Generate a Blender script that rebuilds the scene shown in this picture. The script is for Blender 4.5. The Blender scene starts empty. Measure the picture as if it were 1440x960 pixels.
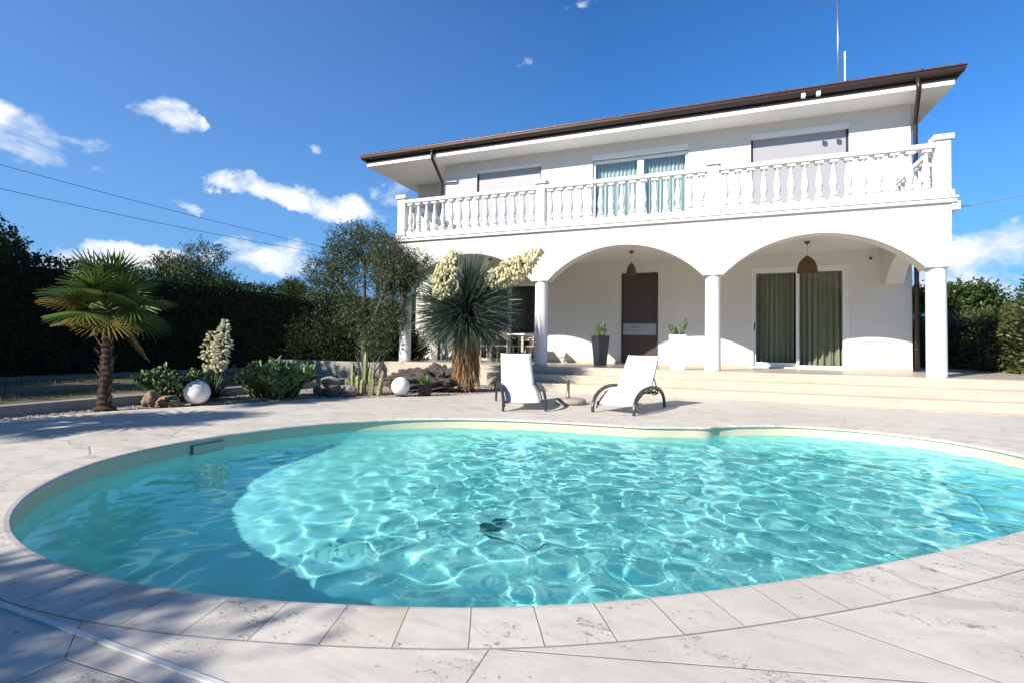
import bpy, bmesh, math, random
import numpy as np
from mathutils import Vector, Matrix, noise
R = math.radians
random.seed(7); RNG = np.random.default_rng(7)
scene = bpy.context.scene
COL = scene.collection

# ------------------------------------------------------------------ camera
F, CY, YAW, PITCH, ROLL = 715.457, 464.149, -0.379746, 0.030255, 0.014747
CAM = Vector((7.6424, -11.5, 0.95528))
fw = Vector((math.sin(YAW)*math.cos(PITCH), math.cos(YAW)*math.cos(PITCH), math.sin(PITCH)))
rt = Vector((math.cos(YAW), -math.sin(YAW), 0)); up = rt.cross(fw)
r2 = rt*math.cos(ROLL)+up*math.sin(ROLL); u2 = -rt*math.sin(ROLL)+up*math.cos(ROLL)
cam = bpy.data.cameras.new('camera'); co = bpy.data.objects.new('camera', cam); COL.objects.link(co)
m3 = Matrix((r2, u2, -fw)).transposed(); co.matrix_world = Matrix.Translation(CAM) @ m3.to_4x4()
cam.sensor_width = 36; cam.lens = F/1440*36; cam.shift_y = -(480-CY)/1440
cam.clip_start = 0.05; cam.clip_end = 3000
scene.camera = co

# ------------------------------------------------------------------ helpers
def tag(o, label=None, cat=None, group=None, kind=None):
    if label: o['label'] = label
    if cat: o['category'] = cat
    if group: o['group'] = group
    if kind: o['kind'] = kind
    return o
def empty(name, loc, label, cat, group=None):
    o = bpy.data.objects.new(name, None); o.empty_display_size = .2; o.location = loc
    COL.objects.link(o); return tag(o, label, cat, group)
def wloc(o):
    v = Vector((0,0,0))
    while o: v += o.location; o = o.parent
    return v
def link_mesh(name, me, mat, parent=None, smooth=False):
    o = bpy.data.objects.new(name, me); COL.objects.link(o)
    if mat: me.materials.append(mat)
    if smooth: me.polygons.foreach_set('use_smooth', [True]*len(me.polygons))
    if parent:
        off = wloc(parent); me.transform(Matrix.Translation(-off)); o.parent = parent
    return o
def rebase(o, loc):
    "move a top-level mesh's origin to its base"
    o.data.transform(Matrix.Translation(-Vector(loc))); o.location = loc; return o
def copy_tree(o, parent=None):
    c = o.copy(); COL.objects.link(c); c.parent = parent
    for ch in list(o.children): copy_tree(ch, c)
    return c

class MB:
    def __init__(s): s.v = []; s.f = []
    def add(s, vs, fs):
        n = len(s.v); s.v += [tuple(v) for v in vs]; s.f += [tuple(i+n for i in f) for f in fs]
    def box(s, x0, x1, y0, y1, z0, z1):
        s.add([(x0,y0,z0),(x1,y0,z0),(x1,y1,z0),(x0,y1,z0),(x0,y0,z1),(x1,y0,z1),(x1,y1,z1),(x0,y1,z1)],
              [(3,2,1,0),(4,5,6,7),(0,1,5,4),(1,2,6,5),(2,3,7,6),(3,0,4,7)])
    def prism(s, poly, axis, a, b):
        "poly of (u,v), extruded along axis 0/1/2 from a to b"
        def p(u, v, t): return {0:(t,u,v), 1:(u,t,v), 2:(u,v,t)}[axis]
        n = len(poly); vs = [p(u,v,a) for u,v in poly]+[p(u,v,b) for u,v in poly]
        s.add(vs, [tuple(range(n))[::-1], tuple(range(n, 2*n))]+[(i,(i+1)%n,n+(i+1)%n,n+i) for i in range(n)])
    def tube(s, pts, r, n=8, cap=True):
        pts = [Vector(p) for p in pts]; m = len(pts)
        rs = r if isinstance(r, (list, tuple)) else [r]*m
        rings = []; ref = None
        for i, p in enumerate(pts):
            t = (pts[min(i+1,m-1)]-pts[max(i-1,0)]).normalized()
            if ref is None:
                ref = t.orthogonal().normalized()
            ref = (ref - t*ref.dot(t)).normalized(); b = t.cross(ref)
            rings.append([p+(ref*math.cos(2*math.pi*k/n)+b*math.sin(2*math.pi*k/n))*rs[i] for k in range(n)])
        vs = [v for ring in rings for v in ring]; fs = []
        for i in range(m-1):
            for k in range(n): fs.append((i*n+k, i*n+(k+1)%n, (i+1)*n+(k+1)%n, (i+1)*n+k))
        if cap: fs += [tuple(range(n))[::-1], tuple(range((m-1)*n, m*n))]
        s.add(vs, fs)
    def lathe(s, prof, cx=0, cy=0, n=16, sq=False):
        vs = []; m = len(prof)
        for r, z in prof:
            for k in range(n):
                a = 2*math.pi*k/n; vs.append((cx+r*math.cos(a), cy+r*math.sin(a), z))
        fs = [(i*n+k, i*n+(k+1)%n, (i+1)*n+(k+1)%n, (i+1)*n+k) for i in range(m-1) for k in range(n)]
        fs += [tuple(range(n))[::-1], tuple(range((m-1)*n, m*n))]
        s.add(vs, fs)
    def build(s, name, mat, parent=None, smooth=False, bevel=0):
        me = bpy.data.meshes.new(name); me.from_pydata(s.v, [], s.f); me.update()
        o = link_mesh(name, me, mat, parent, smooth)
        if bevel:
            bm = bmesh.new(); bm.from_mesh(me)
            bmesh.ops.remove_doubles(bm, verts=bm.verts, dist=1e-5)
            ed = [e for e in bm.edges if len(e.link_faces) == 2 and e.calc_face_angle(0) > .6]
            bmesh.ops.bevel(bm, geom=ed, offset=bevel, segments=2, profile=.6, affect='EDGES', clamp_overlap=True)
            bm.to_mesh(me); bm.free()
        return o

def np_mesh(name, V, Fc, mat, parent=None, smooth=False):
    "V (n,3), Fc (m,k) arrays -> object"
    me = bpy.data.meshes.new(name); V = np.asarray(V, np.float32); Fc = np.asarray(Fc, np.int32)
    m, k = Fc.shape
    me.vertices.add(len(V)); me.vertices.foreach_set('co', V.ravel())
    me.loops.add(m*k); me.loops.foreach_set('vertex_index', Fc.ravel())
    me.polygons.add(m); me.polygons.foreach_set('loop_start', np.arange(0, m*k, k, dtype=np.int32))
    me.update(calc_edges=True); me.validate()
    return link_mesh(name, me, mat, parent, smooth)
def nrm(a): return a/np.maximum(np.linalg.norm(a, axis=1, keepdims=True), 1e-9)
def rdirs(n): return nrm(RNG.normal(size=(n,3)))
def leaves(P, D, L, W, fold=.25):
    "diamond leaves: base P, direction D, length L, width W -> V, F (two triangles-ish quads sharing a midrib)"
    n = len(P); D = nrm(D); S = nrm(np.cross(D, rdirs(n))); N = np.cross(D, S)
    L = np.broadcast_to(L, (n,))[:,None]; W = np.broadcast_to(W, (n,))[:,None]
    b = P; t = P+D*L; m = P+D*L*.5
    l = m+S*W*.5+N*W*fold; r_ = m-S*W*.5+N*W*fold
    V = np.stack([b, l, t, r_], 1).reshape(-1,3); i = np.arange(n)[:,None]*4
    return V, np.hstack([i, i+1, i+2, i+3])
def cat_vf(parts):
    Vs, Fs, k = [], [], 0
    for V, Fc in parts: Vs.append(V); Fs.append(Fc+k); k += len(V)
    return np.vstack(Vs), np.vstack(Fs)

# ------------------------------------------------------------------ materials
def newmat(name):
    m = bpy.data.materials.new(name); m.use_nodes = True; nt = m.node_tree
    return m, nt, nt.nodes['Principled BSDF'], nt.nodes['Material Output']
def N(nt, typ, **kw):
    n = nt.nodes.new(typ)
    for k, v in kw.items():
        if k.startswith('i_'): n.inputs[k[2:].replace('_', ' ')].default_value = v
        else: setattr(n, k, v)
    return n
def ramp(nt, fac, stops):
    r = nt.nodes.new('ShaderNodeValToRGB'); e = r.color_ramp.elements
    while len(e) < len(stops): e.new(.5)
    for el, (p, c) in zip(e, stops): el.position = p; el.color = (*c, 1) if len(c) == 3 else c
    nt.links.new(fac, r.inputs[0]); return r.outputs[0]
def mix(nt, fac, a, b, blend='MIX'):
    m = nt.nodes.new('ShaderNodeMix'); m.data_type = 'RGBA'; m.blend_type = blend
    for sock, val in ((m.inputs[0], fac), (m.inputs[6], a), (m.inputs[7], b)):
        if hasattr(val, 'is_linked'): nt.links.new(val, sock)
        elif isinstance(val, (int, float)): sock.default_value = val
        else: sock.default_value = (*val, 1)
    return m.outputs[2]
def math_(nt, op, a, b=0.):
    m = nt.nodes.new('ShaderNodeMath'); m.operation = op
    for s, v in ((m.inputs[0], a), (m.inputs[1], b)):
        if hasattr(v, 'is_linked'): nt.links.new(v, s)
        else: s.default_value = v
    return m.outputs[0]
def coords(nt, scale=(1,1,1), kind='Object', rot=(0,0,0)):
    tc = nt.nodes.new('ShaderNodeTexCoord'); mp = nt.nodes.new('ShaderNodeMapping')
    mp.inputs['Scale'].default_value = scale; mp.inputs['Rotation'].default_value = rot
    nt.links.new(tc.outputs[kind], mp.inputs[0]); return mp.outputs[0]
def noise_(nt, vec, scale, detail=4, rough=.55, dist=0):
    n = N(nt, 'ShaderNodeTexNoise'); n.inputs['Scale'].default_value = scale; n.inputs['Detail'].default_value = detail
    n.inputs['Roughness'].default_value = rough; n.inputs['Distortion'].default_value = dist
    nt.links.new(vec, n.inputs['Vector']); return n.outputs[0]
def bump(nt, bs, h, strength=.3, dist=.01):
    b = nt.nodes.new('ShaderNodeBump'); b.inputs['Strength'].default_value = strength; b.inputs['Distance'].default_value = dist
    nt.links.new(h, b.inputs['Height']); nt.links.new(b.outputs[0], bs.inputs['Normal'])
def simple(name, c, rough=.5, metal=0, var=.12, scale=6, bmp=0, bscale=60, spec=.5, c2=None):
    m, nt, bs, out = newmat(name); v = coords(nt)
    c2 = c2 or tuple(x*(1-var) for x in c)
    n = noise_(nt, v, scale, 5)
    nt.links.new(ramp(nt, n, [(.3, c), (.72, c2)]), bs.inputs['Base Color'])
    bs.inputs['Roughness'].default_value = rough; bs.inputs['Metallic'].default_value = metal
    bs.inputs['Specular IOR Level'].default_value = spec
    if bmp: bump(nt, bs, noise_(nt, v, bscale, 4), bmp, .004)
    return m
def foliage(name, cols, trans=.25, rough=.5, spec=.4):
    "random colour per leaf island between the given stops"
    m, nt, bs, out = newmat(name); g = nt.nodes.new('ShaderNodeNewGeometry')
    k = len(cols); c = ramp(nt, g.outputs['Random Per Island'], [(i/max(k-1,1), cc) for i, cc in enumerate(cols)])
    nt.links.new(c, bs.inputs['Base Color']); bs.inputs['Roughness'].default_value = rough
    bs.inputs['Specular IOR Level'].default_value = spec
    if trans:
        t = nt.nodes.new('ShaderNodeBsdfTranslucent'); nt.links.new(c, t.inputs[0])
        x = nt.nodes.new('ShaderNodeMixShader'); x.inputs[0].default_value = trans
        nt.links.new(bs.outputs[0], x.inputs[1]); nt.links.new(t.outputs[0], x.inputs[2]); nt.links.new(x.outputs[0], out.inputs[0])
    return m
def travertine(name, joints, base=(.625,.588,.542), dark=(.49,.45,.405)):
    m, nt, bs, out = newmat(name)
    # which slab, and where its joints run
    if joints == 'slabs':
        vin = coords(nt, (1,1.25,0))
        vo = N(nt, 'ShaderNodeTexVoronoi', feature='DISTANCE_TO_EDGE'); vo.inputs['Scale'].default_value = .85
        vo.inputs['Randomness'].default_value = .85; nt.links.new(vin, vo.inputs['Vector'])
        j = ramp(nt, vo.outputs[0], [(0, (1,1,1)), (.0018, (1,1,1)), (.0034, (0,0,0))])
        v2 = N(nt, 'ShaderNodeTexVoronoi', feature='F1'); v2.inputs['Scale'].default_value = .85; v2.inputs['Randomness'].default_value = .85
        nt.links.new(vin, v2.inputs['Vector'])
        sep = N(nt, 'ShaderNodeSeparateColor'); nt.links.new(v2.outputs['Color'], sep.inputs[0]); rnd = sep.outputs[0]
    else:
        uv = N(nt, 'ShaderNodeUVMap'); sx = N(nt, 'ShaderNodeSeparateXYZ'); nt.links.new(uv.outputs[0], sx.inputs[0])
        fr = math_(nt, 'FRACT', sx.outputs[0])
        d = math_(nt, 'ABSOLUTE', math_(nt, 'SUBTRACT', fr, .5))
        j1 = ramp(nt, d, [(.487, (0,0,0)), (.493, (1,1,1))]); j2 = ramp(nt, sx.outputs[1], [(.978, (0,0,0)), (.985, (1,1,1))])
        j = math_(nt, 'MAXIMUM', j1, j2)
        wn = N(nt, 'ShaderNodeTexWhiteNoise', noise_dimensions='1D'); nt.links.new(math_(nt, 'FLOOR', sx.outputs[0]), wn.inputs['W']); rnd = wn.outputs[0]
    # every slab is cut from another place of the stone, so veins stop at the joints
    cmb = N(nt, 'ShaderNodeCombineXYZ'); nt.links.new(math_(nt, 'MULTIPLY', rnd, 37.), cmb.inputs[0]); nt.links.new(math_(nt, 'MULTIPLY', rnd, 71.), cmb.inputs[1]); nt.links.new(math_(nt, 'MULTIPLY', rnd, 13.), cmb.inputs[2])
    def cs(scale, rot):
        a_ = N(nt, 'ShaderNodeVectorMath', operation='ADD'); nt.links.new(coords(nt, scale, rot=(0,0,R(rot))), a_.inputs[0]); nt.links.new(cmb.outputs[0], a_.inputs[1]); return a_.outputs[0]
    streak = noise_(nt, cs((1.1, 3.6, 1), 14), 2.0, 9, .66, .9); cloud = noise_(nt, cs((1,1.5,1), 14), 2.6, 8, .7, .5); fine = noise_(nt, coords(nt), 75, 4, .7)
    c = ramp(nt, streak, [(.28, dark), (.44, base), (.60, tuple(min(1, x*1.08) for x in base)), (.72, tuple(x*.90 for x in base))])
    c = mix(nt, ramp(nt, cloud, [(.44, (0,0,0)), (.64, (.42,.42,.42))]), c, (.45,.42,.385))
    c = mix(nt, ramp(nt, noise_(nt, cs((.8,1.5,1), 20), 1.3, 5, .6), [(.57, (0,0,0)), (.74, (.7,.7,.7))]), c, (.50,.41,.30))
    c = mix(nt, math_(nt, 'MULTIPLY', math_(nt, 'SUBTRACT', fine, .5), .55), c, (.34,.31,.28))
    # pits: holes of several sizes gathered in drifts along the bedding
    drift = noise_(nt, cs((1.2, 2.6, 1), 16), 2.1, 6, .68, .6)
    mk = ramp(nt, drift, [(.45, (0,0,0)), (.64, (1,1,1))])
    def pits(sx_, sy_, lo, hi, rot):
        n_ = noise_(nt, cs((sx_, sy_, sx_), rot), 1, 6, .74, .25)
        th = math_(nt, 'ADD', n_, math_(nt, 'MULTIPLY', math_(nt, 'SUBTRACT', mk, 1.), .16)); return ramp(nt, th, [(lo, (0,0,0)), (hi, (1,1,1))])
    pit = math_(nt, 'MAXIMUM', pits(40, 54, .545, .60, 16), pits(13, 21, .585, .62, 24))
    pit = math_(nt, 'MAXIMUM', pit, math_(nt, 'MULTIPLY', pits(105, 125, .545, .61, 5), .75))
    c = mix(nt, math_(nt, 'MULTIPLY', pit, .76), c, (.17,.135,.10))
    c = mix(nt, math_(nt, 'MULTIPLY', math_(nt, 'SUBTRACT', rnd, .30), .30), c, (.40,.375,.345))
    c = mix(nt, math_(nt, 'MULTIPLY', j, .55), c, (.20,.17,.14))
    nt.links.new(c, bs.inputs['Base Color']); bs.inputs['Roughness'].default_value = .6; bs.inputs['Specular IOR Level'].default_value = .3
    h = math_(nt, 'SUBTRACT', math_(nt, 'ADD', math_(nt, 'MULTIPLY', streak, .15), math_(nt, 'MULTIPLY', fine, .08)), math_(nt, 'MAXIMUM', pit, j))
    bump(nt, bs, h, .6, .006)
    return m

M = {}
M['stucco'] = simple('white_stucco', (.69,.67,.635), .85, var=.07, scale=1.6, bmp=.25, bscale=160, spec=.2)
M['plaster'] = simple('white_plaster_trim', (.82,.81,.79), .7, var=.05, scale=5, bmp=.08, bscale=90, spec=.3)
M['cast'] = simple('white_cast_stone', (.72,.715,.70), .6, var=.07, scale=14, bmp=.08, bscale=120, spec=.3)
M['cream'] = None
M['gutter'] = simple('brown_gutter_metal', (.055,.035,.028), .38, .35, var=.25, scale=9)
M['eave_shadow'] = simple('eave_shadow_dark', (.022,.017,.015), .7, var=.3)  # near black: the shadow band below the gutter, put into the colour
M['tile'] = simple('clay_roof_tile', (.20,.085,.055), .8, var=.45, scale=8, bmp=.3)
M['white_frame'] = simple('white_window_frame', (.78,.78,.77), .35, var=.03)
M['shutter'] = None
M['door_brown'] = simple('dark_brown_door', (.072,.048,.035), .45, var=.1, scale=3)
M['steel'] = simple('brushed_steel', (.55,.56,.57), .32, .85, var=.12, scale=20)
M['satin_grey'] = simple('satin_grey_metal', (.36,.37,.385), .45, .2, var=.06, scale=10)
M['black'] = simple('black_plastic', (.02,.02,.021), .5, var=.2)
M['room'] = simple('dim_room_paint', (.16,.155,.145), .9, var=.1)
M['anthracite'] = simple('anthracite_aluminium', (.048,.054,.066), .42, .3, var=.15, scale=12)
M['charcoal_pot'] = simple('charcoal_planter', (.032,.036,.046), .5, var=.12, scale=7)
M['white_pot'] = simple('white_planter', (.80,.80,.80), .4, var=.03)
M['black_pot'] = simple('black_nursery_pot', (.022,.023,.025), .55, var=.2)
M['globe'] = simple('white_globe_plastic', (.80,.80,.79), .38, var=.06, scale=5)
M['gold_rock'] = simple('porous_tan_rock', (.34,.245,.16), .9, c2=(.15,.105,.075), scale=7, bmp=.8, bscale=34)
M['grey_rock'] = simple('grey_brown_rock', (.36,.31,.25), .9, c2=(.18,.155,.13), scale=5, bmp=.6, bscale=28)
M['lava'] = simple('dark_lava_rock', (.095,.08,.07), .95, c2=(.042,.036,.034), scale=9, bmp=1, bscale=30)
M['sling'] = simple('white_mesh_fabric', (.80,.80,.805), .75, var=.025, scale=40, bmp=.15, bscale=400, spec=.2)
M['rope'] = simple('sand_rope', (.50,.42,.31), .8, var=.2, scale=20, bmp=.4, bscale=90)
M['teak'] = simple('pale_teak_wood', (.55,.49,.40), .6, var=.2, scale=9)
M['white_top'] = simple('white_table_top', (.72,.71,.69), .35, var=.03)
M['wicker'] = None
M['pole'] = simple('galvanised_pole', (.20,.21,.22), .4, .7, var=.15, scale=18)
M['pebble_conc'] = simple('pebbledash_concrete', (.50,.43,.36), .9, c2=(.24,.20,.17), scale=55, bmp=1, bscale=60)
M['concrete'] = simple('weathered_concrete', (.34,.33,.315), .85, var=.3, scale=3, bmp=.3, bscale=50)
M['cable'] = simple('black_cable', (.02,.02,.022), .6)
M['pale_cable'] = simple('pale_cable', (.5,.52,.55), .5)
M['trunk'] = simple('olive_bark', (.13,.105,.085), .95, c2=(.06,.05,.042), scale=9, bmp=1, bscale=26)
M['palm_trunk'] = simple('fibrous_palm_bark', (.075,.048,.032), .98, c2=(.025,.017,.012), scale=22, bmp=1, bscale=40)
M['strip'] = simple('white_metal_strip', (.70,.70,.70), .4, var=.1)
M['liner_dark'] = simple('grey_blue_pool_grate', (.17,.22,.26), .5)
M['blue'] = simple('blue_mosaic', (.02,.08,.30), .4)
M['stem'] = simple('green_stem', (.10,.14,.05), .6, var=.3)

def mat_porch():
    m, nt, bs, out = newmat('cream_porch_stone'); v = coords(nt, (1.5,1.5,7))
    n = noise_(nt, v, 1.2, 6, .6); n2 = noise_(nt, coords(nt), 18, 3)
    c = ramp(nt, n, [(.3, (.45,.40,.325)), (.55, (.51,.46,.38)), (.8, (.56,.51,.43))])
    br = N(nt, 'ShaderNodeTexBrick'); br.inputs['Scale'].default_value = 1; br.inputs['Brick Width'].default_value = 1.2
    br.inputs['Row Height'].default_value = 30; br.inputs['Mortar Size'].default_value = .004; br.offset = 0
    nt.links.new(coords(nt), br.inputs['Vector']); c = mix(nt, math_(nt, 'MULTIPLY', br.outputs['Fac'], .35), c, (.35,.28,.2))
    nt.links.new(c, bs.inputs['Base Color']); bs.inputs['Roughness'].default_value = .35; bs.inputs['Specular IOR Level'].default_value = .4
    bump(nt, bs, n2, .06, .003); return m
M['cream'] = mat_porch()
def mat_shutter():
    m, nt, bs, out = newmat('lilac_grey_shutter'); v = coords(nt)
    s = N(nt, 'ShaderNodeSeparateXYZ'); nt.links.new(v, s.inputs[0])
    fr = math_(nt, 'FRACT', math_(nt, 'MULTIPLY', s.outputs[2], 22.))
    bs.inputs['Base Color'].default_value = (.33,.325,.355,1); bs.inputs['Roughness'].default_value = .5
    bump(nt, bs, ramp(nt, fr, [(0, (0,0,0)), (.12, (1,1,1)), (.88, (1,1,1)), (1, (0,0,0))]), .12, .003); return m
M['shutter'] = mat_shutter()
def mat_wicker():
    m, nt, bs, out = newmat('brown_wicker'); v = coords(nt)
    w = N(nt, 'ShaderNodeTexWave', wave_type='BANDS', bands_direction='Z'); w.inputs['Scale'].default_value = 16; w.inputs['Distortion'].default_value = 2.5; w.inputs['Detail Scale'].default_value = 8
    nt.links.new(v, w.inputs['Vector'])
    nt.links.new(ramp(nt, w.outputs[0], [(.1, (.06,.03,.016)), (.9, (.24,.125,.06))]), bs.inputs['Base Color'])
    bs.inputs['Roughness'].default_value = .75; bump(nt, bs, w.outputs[0], .8, .01); return m
M['wicker'] = mat_wicker()
def mat_curtain(name, c):
    m, nt, bs, out = newmat(name); v = coords(nt); n = noise_(nt, v, 90, 2)
    nt.links.new(ramp(nt, n, [(.3, c), (.7, tuple(x*.88 for x in c))]), bs.inputs['Base Color']); bs.inputs['Roughness'].default_value = .9; return m
M['curtain_olive'] = mat_curtain('sage_green_curtain', (.30,.315,.235))
M['curtain_teal'] = mat_curtain('pale_teal_curtain', (.47,.555,.545))
M['curtain_dark'] = mat_curtain('charcoal_curtain', (.10,.095,.085))
def mat_glass():
    m, nt, bs, out = newmat('window_glass'); nt.nodes.remove(bs)
    tr = nt.nodes.new('ShaderNodeBsdfTransparent'); tr.inputs[0].default_value = (.90,.93,.91,1)
    gl = nt.nodes.new('ShaderNodeBsdfGlossy'); gl.inputs['Roughness'].default_value = .01; gl.inputs[0].default_value = (1,1,1,1)
    fr = nt.nodes.new('ShaderNodeLayerWeight'); fr.inputs[0].default_value = .5
    x = nt.nodes.new('ShaderNodeMixShader'); nt.links.new(math_(nt, 'ADD', math_(nt, 'MULTIPLY', math_(nt, 'POWER', fr.outputs['Facing'], 4.), .85), .075), x.inputs[0]); nt.links.new(tr.outputs[0], x.inputs[1]); nt.links.new(gl.outputs[0], x.inputs[2])
    nt.links.new(x.outputs[0], out.inputs[0]); return m
M['glass'] = mat_glass()
M['deck'] = travertine('travertine_slabs', 'slabs')
M['coping'] = travertine('travertine_coping', 'uv', base=(.635,.597,.55))
def mat_liner():
    m, nt, bs, out = newmat('sand_pool_liner'); v = coords(nt)
    n = noise_(nt, v, 5, 4)
    sz = N(nt, 'ShaderNodeSeparateXYZ'); nt.links.new(v, sz.inputs[0])
    band = ramp(nt, math_(nt, 'ADD', sz.outputs[2], 1.), [(.845, (0,0,0)), (.855, (1,1,1))])      # sand coloured band at the rim, paler liner under it
    nt.links.new(mix(nt, band, ramp(nt, n, [(.3, (.84,.88,.85)), (.7, (.81,.86,.83))]), (.64,.575,.42)), bs.inputs['Base Color']); bs.inputs['Roughness'].default_value = .55; return m
M['liner'] = mat_liner()
#@WATER
def mat_ground():
    m, nt, bs, out = newmat('dry_lawn_soil'); v = coords(nt)
    n = noise_(nt, coords(nt, (.5,.16,1)), 1.4, 6, .65); n2 = noise_(nt, v, 35, 4, .7)
    c = ramp(nt, n, [(.30, (.05,.07,.022)), (.42, (.16,.15,.075)), (.54, (.34,.30,.21)), (.72, (.42,.385,.32))])
    c = mix(nt, ramp(nt, n2, [(.4, (0,0,0)), (.7, (.7,.7,.7))]), c, (.10,.10,.055))
    nt.links.new(c, bs.inputs['Base Color']); bs.inputs['Roughness'].default_value = .95; bs.inputs['Specular IOR Level'].default_value = .1
    bump(nt, bs, n2, 1, .03); return m
M['ground'] = mat_ground()
def mat_gravel():
    m, nt, bs, out = newmat('pinkish_gravel'); v = coords(nt)
    vo = N(nt, 'ShaderNodeTexVoronoi'); vo.inputs['Scale'].default_value = 48; nt.links.new(v, vo.inputs['Vector'])
    s = N(nt, 'ShaderNodeSeparateColor'); nt.links.new(vo.outputs['Color'], s.inputs[0])
    nt.links.new(ramp(nt, s.outputs[0], [(0, (.20,.165,.14)), (.5, (.40,.34,.30)), (1, (.58,.52,.47))]), bs.inputs['Base Color']); bs.inputs['Roughness'].default_value = .9
    bump(nt, bs, math_(nt, 'SUBTRACT', 1., vo.outputs['Distance']), 1, .02); return m
M['gravel'] = mat_gravel()
M['pebbles'] = foliage('loose_pebbles', [(.20,.165,.14), (.38,.32,.28), (.58,.52,.47)], 0, .9, .2)

# ------------------------------------------------------------------ light and sky
SUN = Vector((.56, 1, -.70)).normalized()
sl = bpy.data.lights.new('sun', 'SUN'); sl.energy = 4.6; sl.angle = R(.53); sl.color = (1, .92, .80)
so = bpy.data.objects.new('sun', sl); COL.objects.link(so); so.rotation_euler = SUN.to_track_quat('-Z', 'Y').to_euler(); so.location = (0,0,30)
sl.cycles.is_caustics_light = True
W = bpy.data.worlds.new('World'); scene.world = W; W.use_nodes = True
nt = W.node_tree; bg = nt.nodes['Background']
sky = nt.nodes.new('ShaderNodeTexSky'); sky.sky_type = 'NISHITA'; sky.sun_disc = False
sky.sun_elevation = math.asin(-SUN.z); sky.sun_rotation = math.atan2(-SUN.x, -SUN.y)
sky.air_density = 1.0; sky.dust_density = .35; sky.ozone_density = 2.2; sky.altitude = 100
hs = nt.nodes.new('ShaderNodeHueSaturation'); hs.inputs['Saturation'].default_value = 1.12; hs.inputs['Value'].default_value = 1.0
hs.inputs['Hue'].default_value = .503
nt.links.new(sky.outputs[0], hs.inputs['Color'])
tc = nt.nodes.new('ShaderNodeTexCoord'); dirv = tc.outputs['Generated']
def vmath(op, a, b):
    n = nt.nodes.new('ShaderNodeVectorMath'); n.operation = op
    for s, v in ((n.inputs[0], a), (n.inputs[1], b)):
        if hasattr(v, 'is_linked'): nt.links.new(v, s)
        else: s.default_value = v
    return n
def px_dir(u, v): return (fw + r2*((u-720)/F) + u2*((CY-v)/F)).normalized()
wp = N(nt, 'ShaderNodeTexNoise'); wp.inputs['Scale'].default_value = 7; wp.inputs['Detail'].default_value = 7; wp.inputs['Roughness'].default_value = .6
nt.links.new(dirv, wp.inputs['Vector'])
dirw = vmath('ADD', dirv, vmath('MULTIPLY', vmath('SUBTRACT', wp.outputs['Color'], (.5,.5,.5)).outputs[0], (.20,.20,.13)).outputs[0]).outputs[0]
fb = N(nt, 'ShaderNodeTexNoise'); fb.inputs['Scale'].default_value = 9; fb.inputs['Detail'].default_value = 9; fb.inputs['Roughness'].default_value = .62; fb.inputs['Distortion'].default_value = .35
nt.links.new(vmath('MULTIPLY', dirv, (1,1,1.7)).outputs[0], fb.inputs['Vector'])
fb2 = N(nt, 'ShaderNodeTexNoise'); fb2.inputs['Scale'].default_value = 30; fb2.inputs['Detail'].default_value = 6
nt.links.new(dirv, fb2.inputs['Vector'])
total = None
# clouds: where they stand in the sky (direction), half width and height, density
for u, v, w, h, tilt, den in ((5,185,105,62,.25,1.0),(214,171,58,30,.05,1.0),(130,200,40,24,-.4,.55),(145,244,26,9,.05,.7),(395,275,88,24,.12,1.0),(490,297,80,24,.1,.9),(285,292,26,9,0,.6),
        (448,216,16,12,0,.4),(170,358,110,30,0,1.3),(300,375,70,20,0,.9),(392,368,78,34,0,1.25),(1400,352,84,40,-.2,1.15),(1360,400,90,60,0,1.0),(822,10,30,14,.2,.3),(560,272,50,26,-.5,.55),(725,85,20,12,0,.3),(75,135,30,14,.3,.4)):
    c = px_dir(u, v); a1 = c.cross(Vector((0,0,1))).normalized(); a2 = a1.cross(c).normalized()
    a1, a2 = a1*math.cos(tilt)-a2*math.sin(tilt), a2*math.cos(tilt)+a1*math.sin(tilt)
    # angular half sizes near the direction of the cloud
    sc_ = 1/F*fw.dot(c)
    d = vmath('SUBTRACT', dirw, tuple(c)).outputs[0]
    p = math_(nt, 'MULTIPLY', vmath('DOT_PRODUCT', d, tuple(a1)).outputs['Value'], 1/(w*sc_))
    q = math_(nt, 'MULTIPLY', vmath('DOT_PRODUCT', d, tuple(a2)).outputs['Value'], 1/(h*sc_))
    # flatter base than top
    q = math_(nt, 'MULTIPLY', q, math_(nt, 'ADD', 1.0, math_(nt, 'MULTIPLY', math_(nt, 'LESS_THAN', q, 0.), .35)))
    rr = math_(nt, 'ADD', math_(nt, 'MULTIPLY', p, p), math_(nt, 'MULTIPLY', q, q))
    back = math_(nt, 'GREATER_THAN', vmath('DOT_PRODUCT', dirv, tuple(c)).outputs['Value'], 0.)
    b = math_(nt, 'MULTIPLY', math_(nt, 'MULTIPLY', math_(nt, 'MAXIMUM', math_(nt, 'SUBTRACT', 1., rr), 0.), den), back)
    total = b if total is None else math_(nt, 'MAXIMUM', total, b)
nz = math_(nt, 'ADD', math_(nt, 'MULTIPLY', math_(nt, 'SUBTRACT', fb.outputs[0], .5), 3.4), math_(nt, 'MULTIPLY', math_(nt, 'SUBTRACT', fb2.outputs[0], .5), .7))
dens = math_(nt, 'MULTIPLY', math_(nt, 'ADD', total, nz), math_(nt, 'GREATER_THAN', total, .001))
edge = math_(nt, 'MULTIPLY', total, 6.0); edge = math_(nt, 'MINIMUM', edge, 1.)
cfac = math_(nt, 'MULTIPLY', ramp(nt, dens, [(.22, (0,0,0)), (.55, (.45,.45,.45)), (1.0, (1,1,1))]), edge)
shade = ramp(nt, fb.outputs[0], [(.36, (5.6,6.8,8.6)), (.52, (8.4,9.0,9.8)), (.66, (11.,11.,11.))])
sxyz = N(nt, 'ShaderNodeSeparateXYZ'); nt.links.new(dirv, sxyz.inputs[0])
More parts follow.
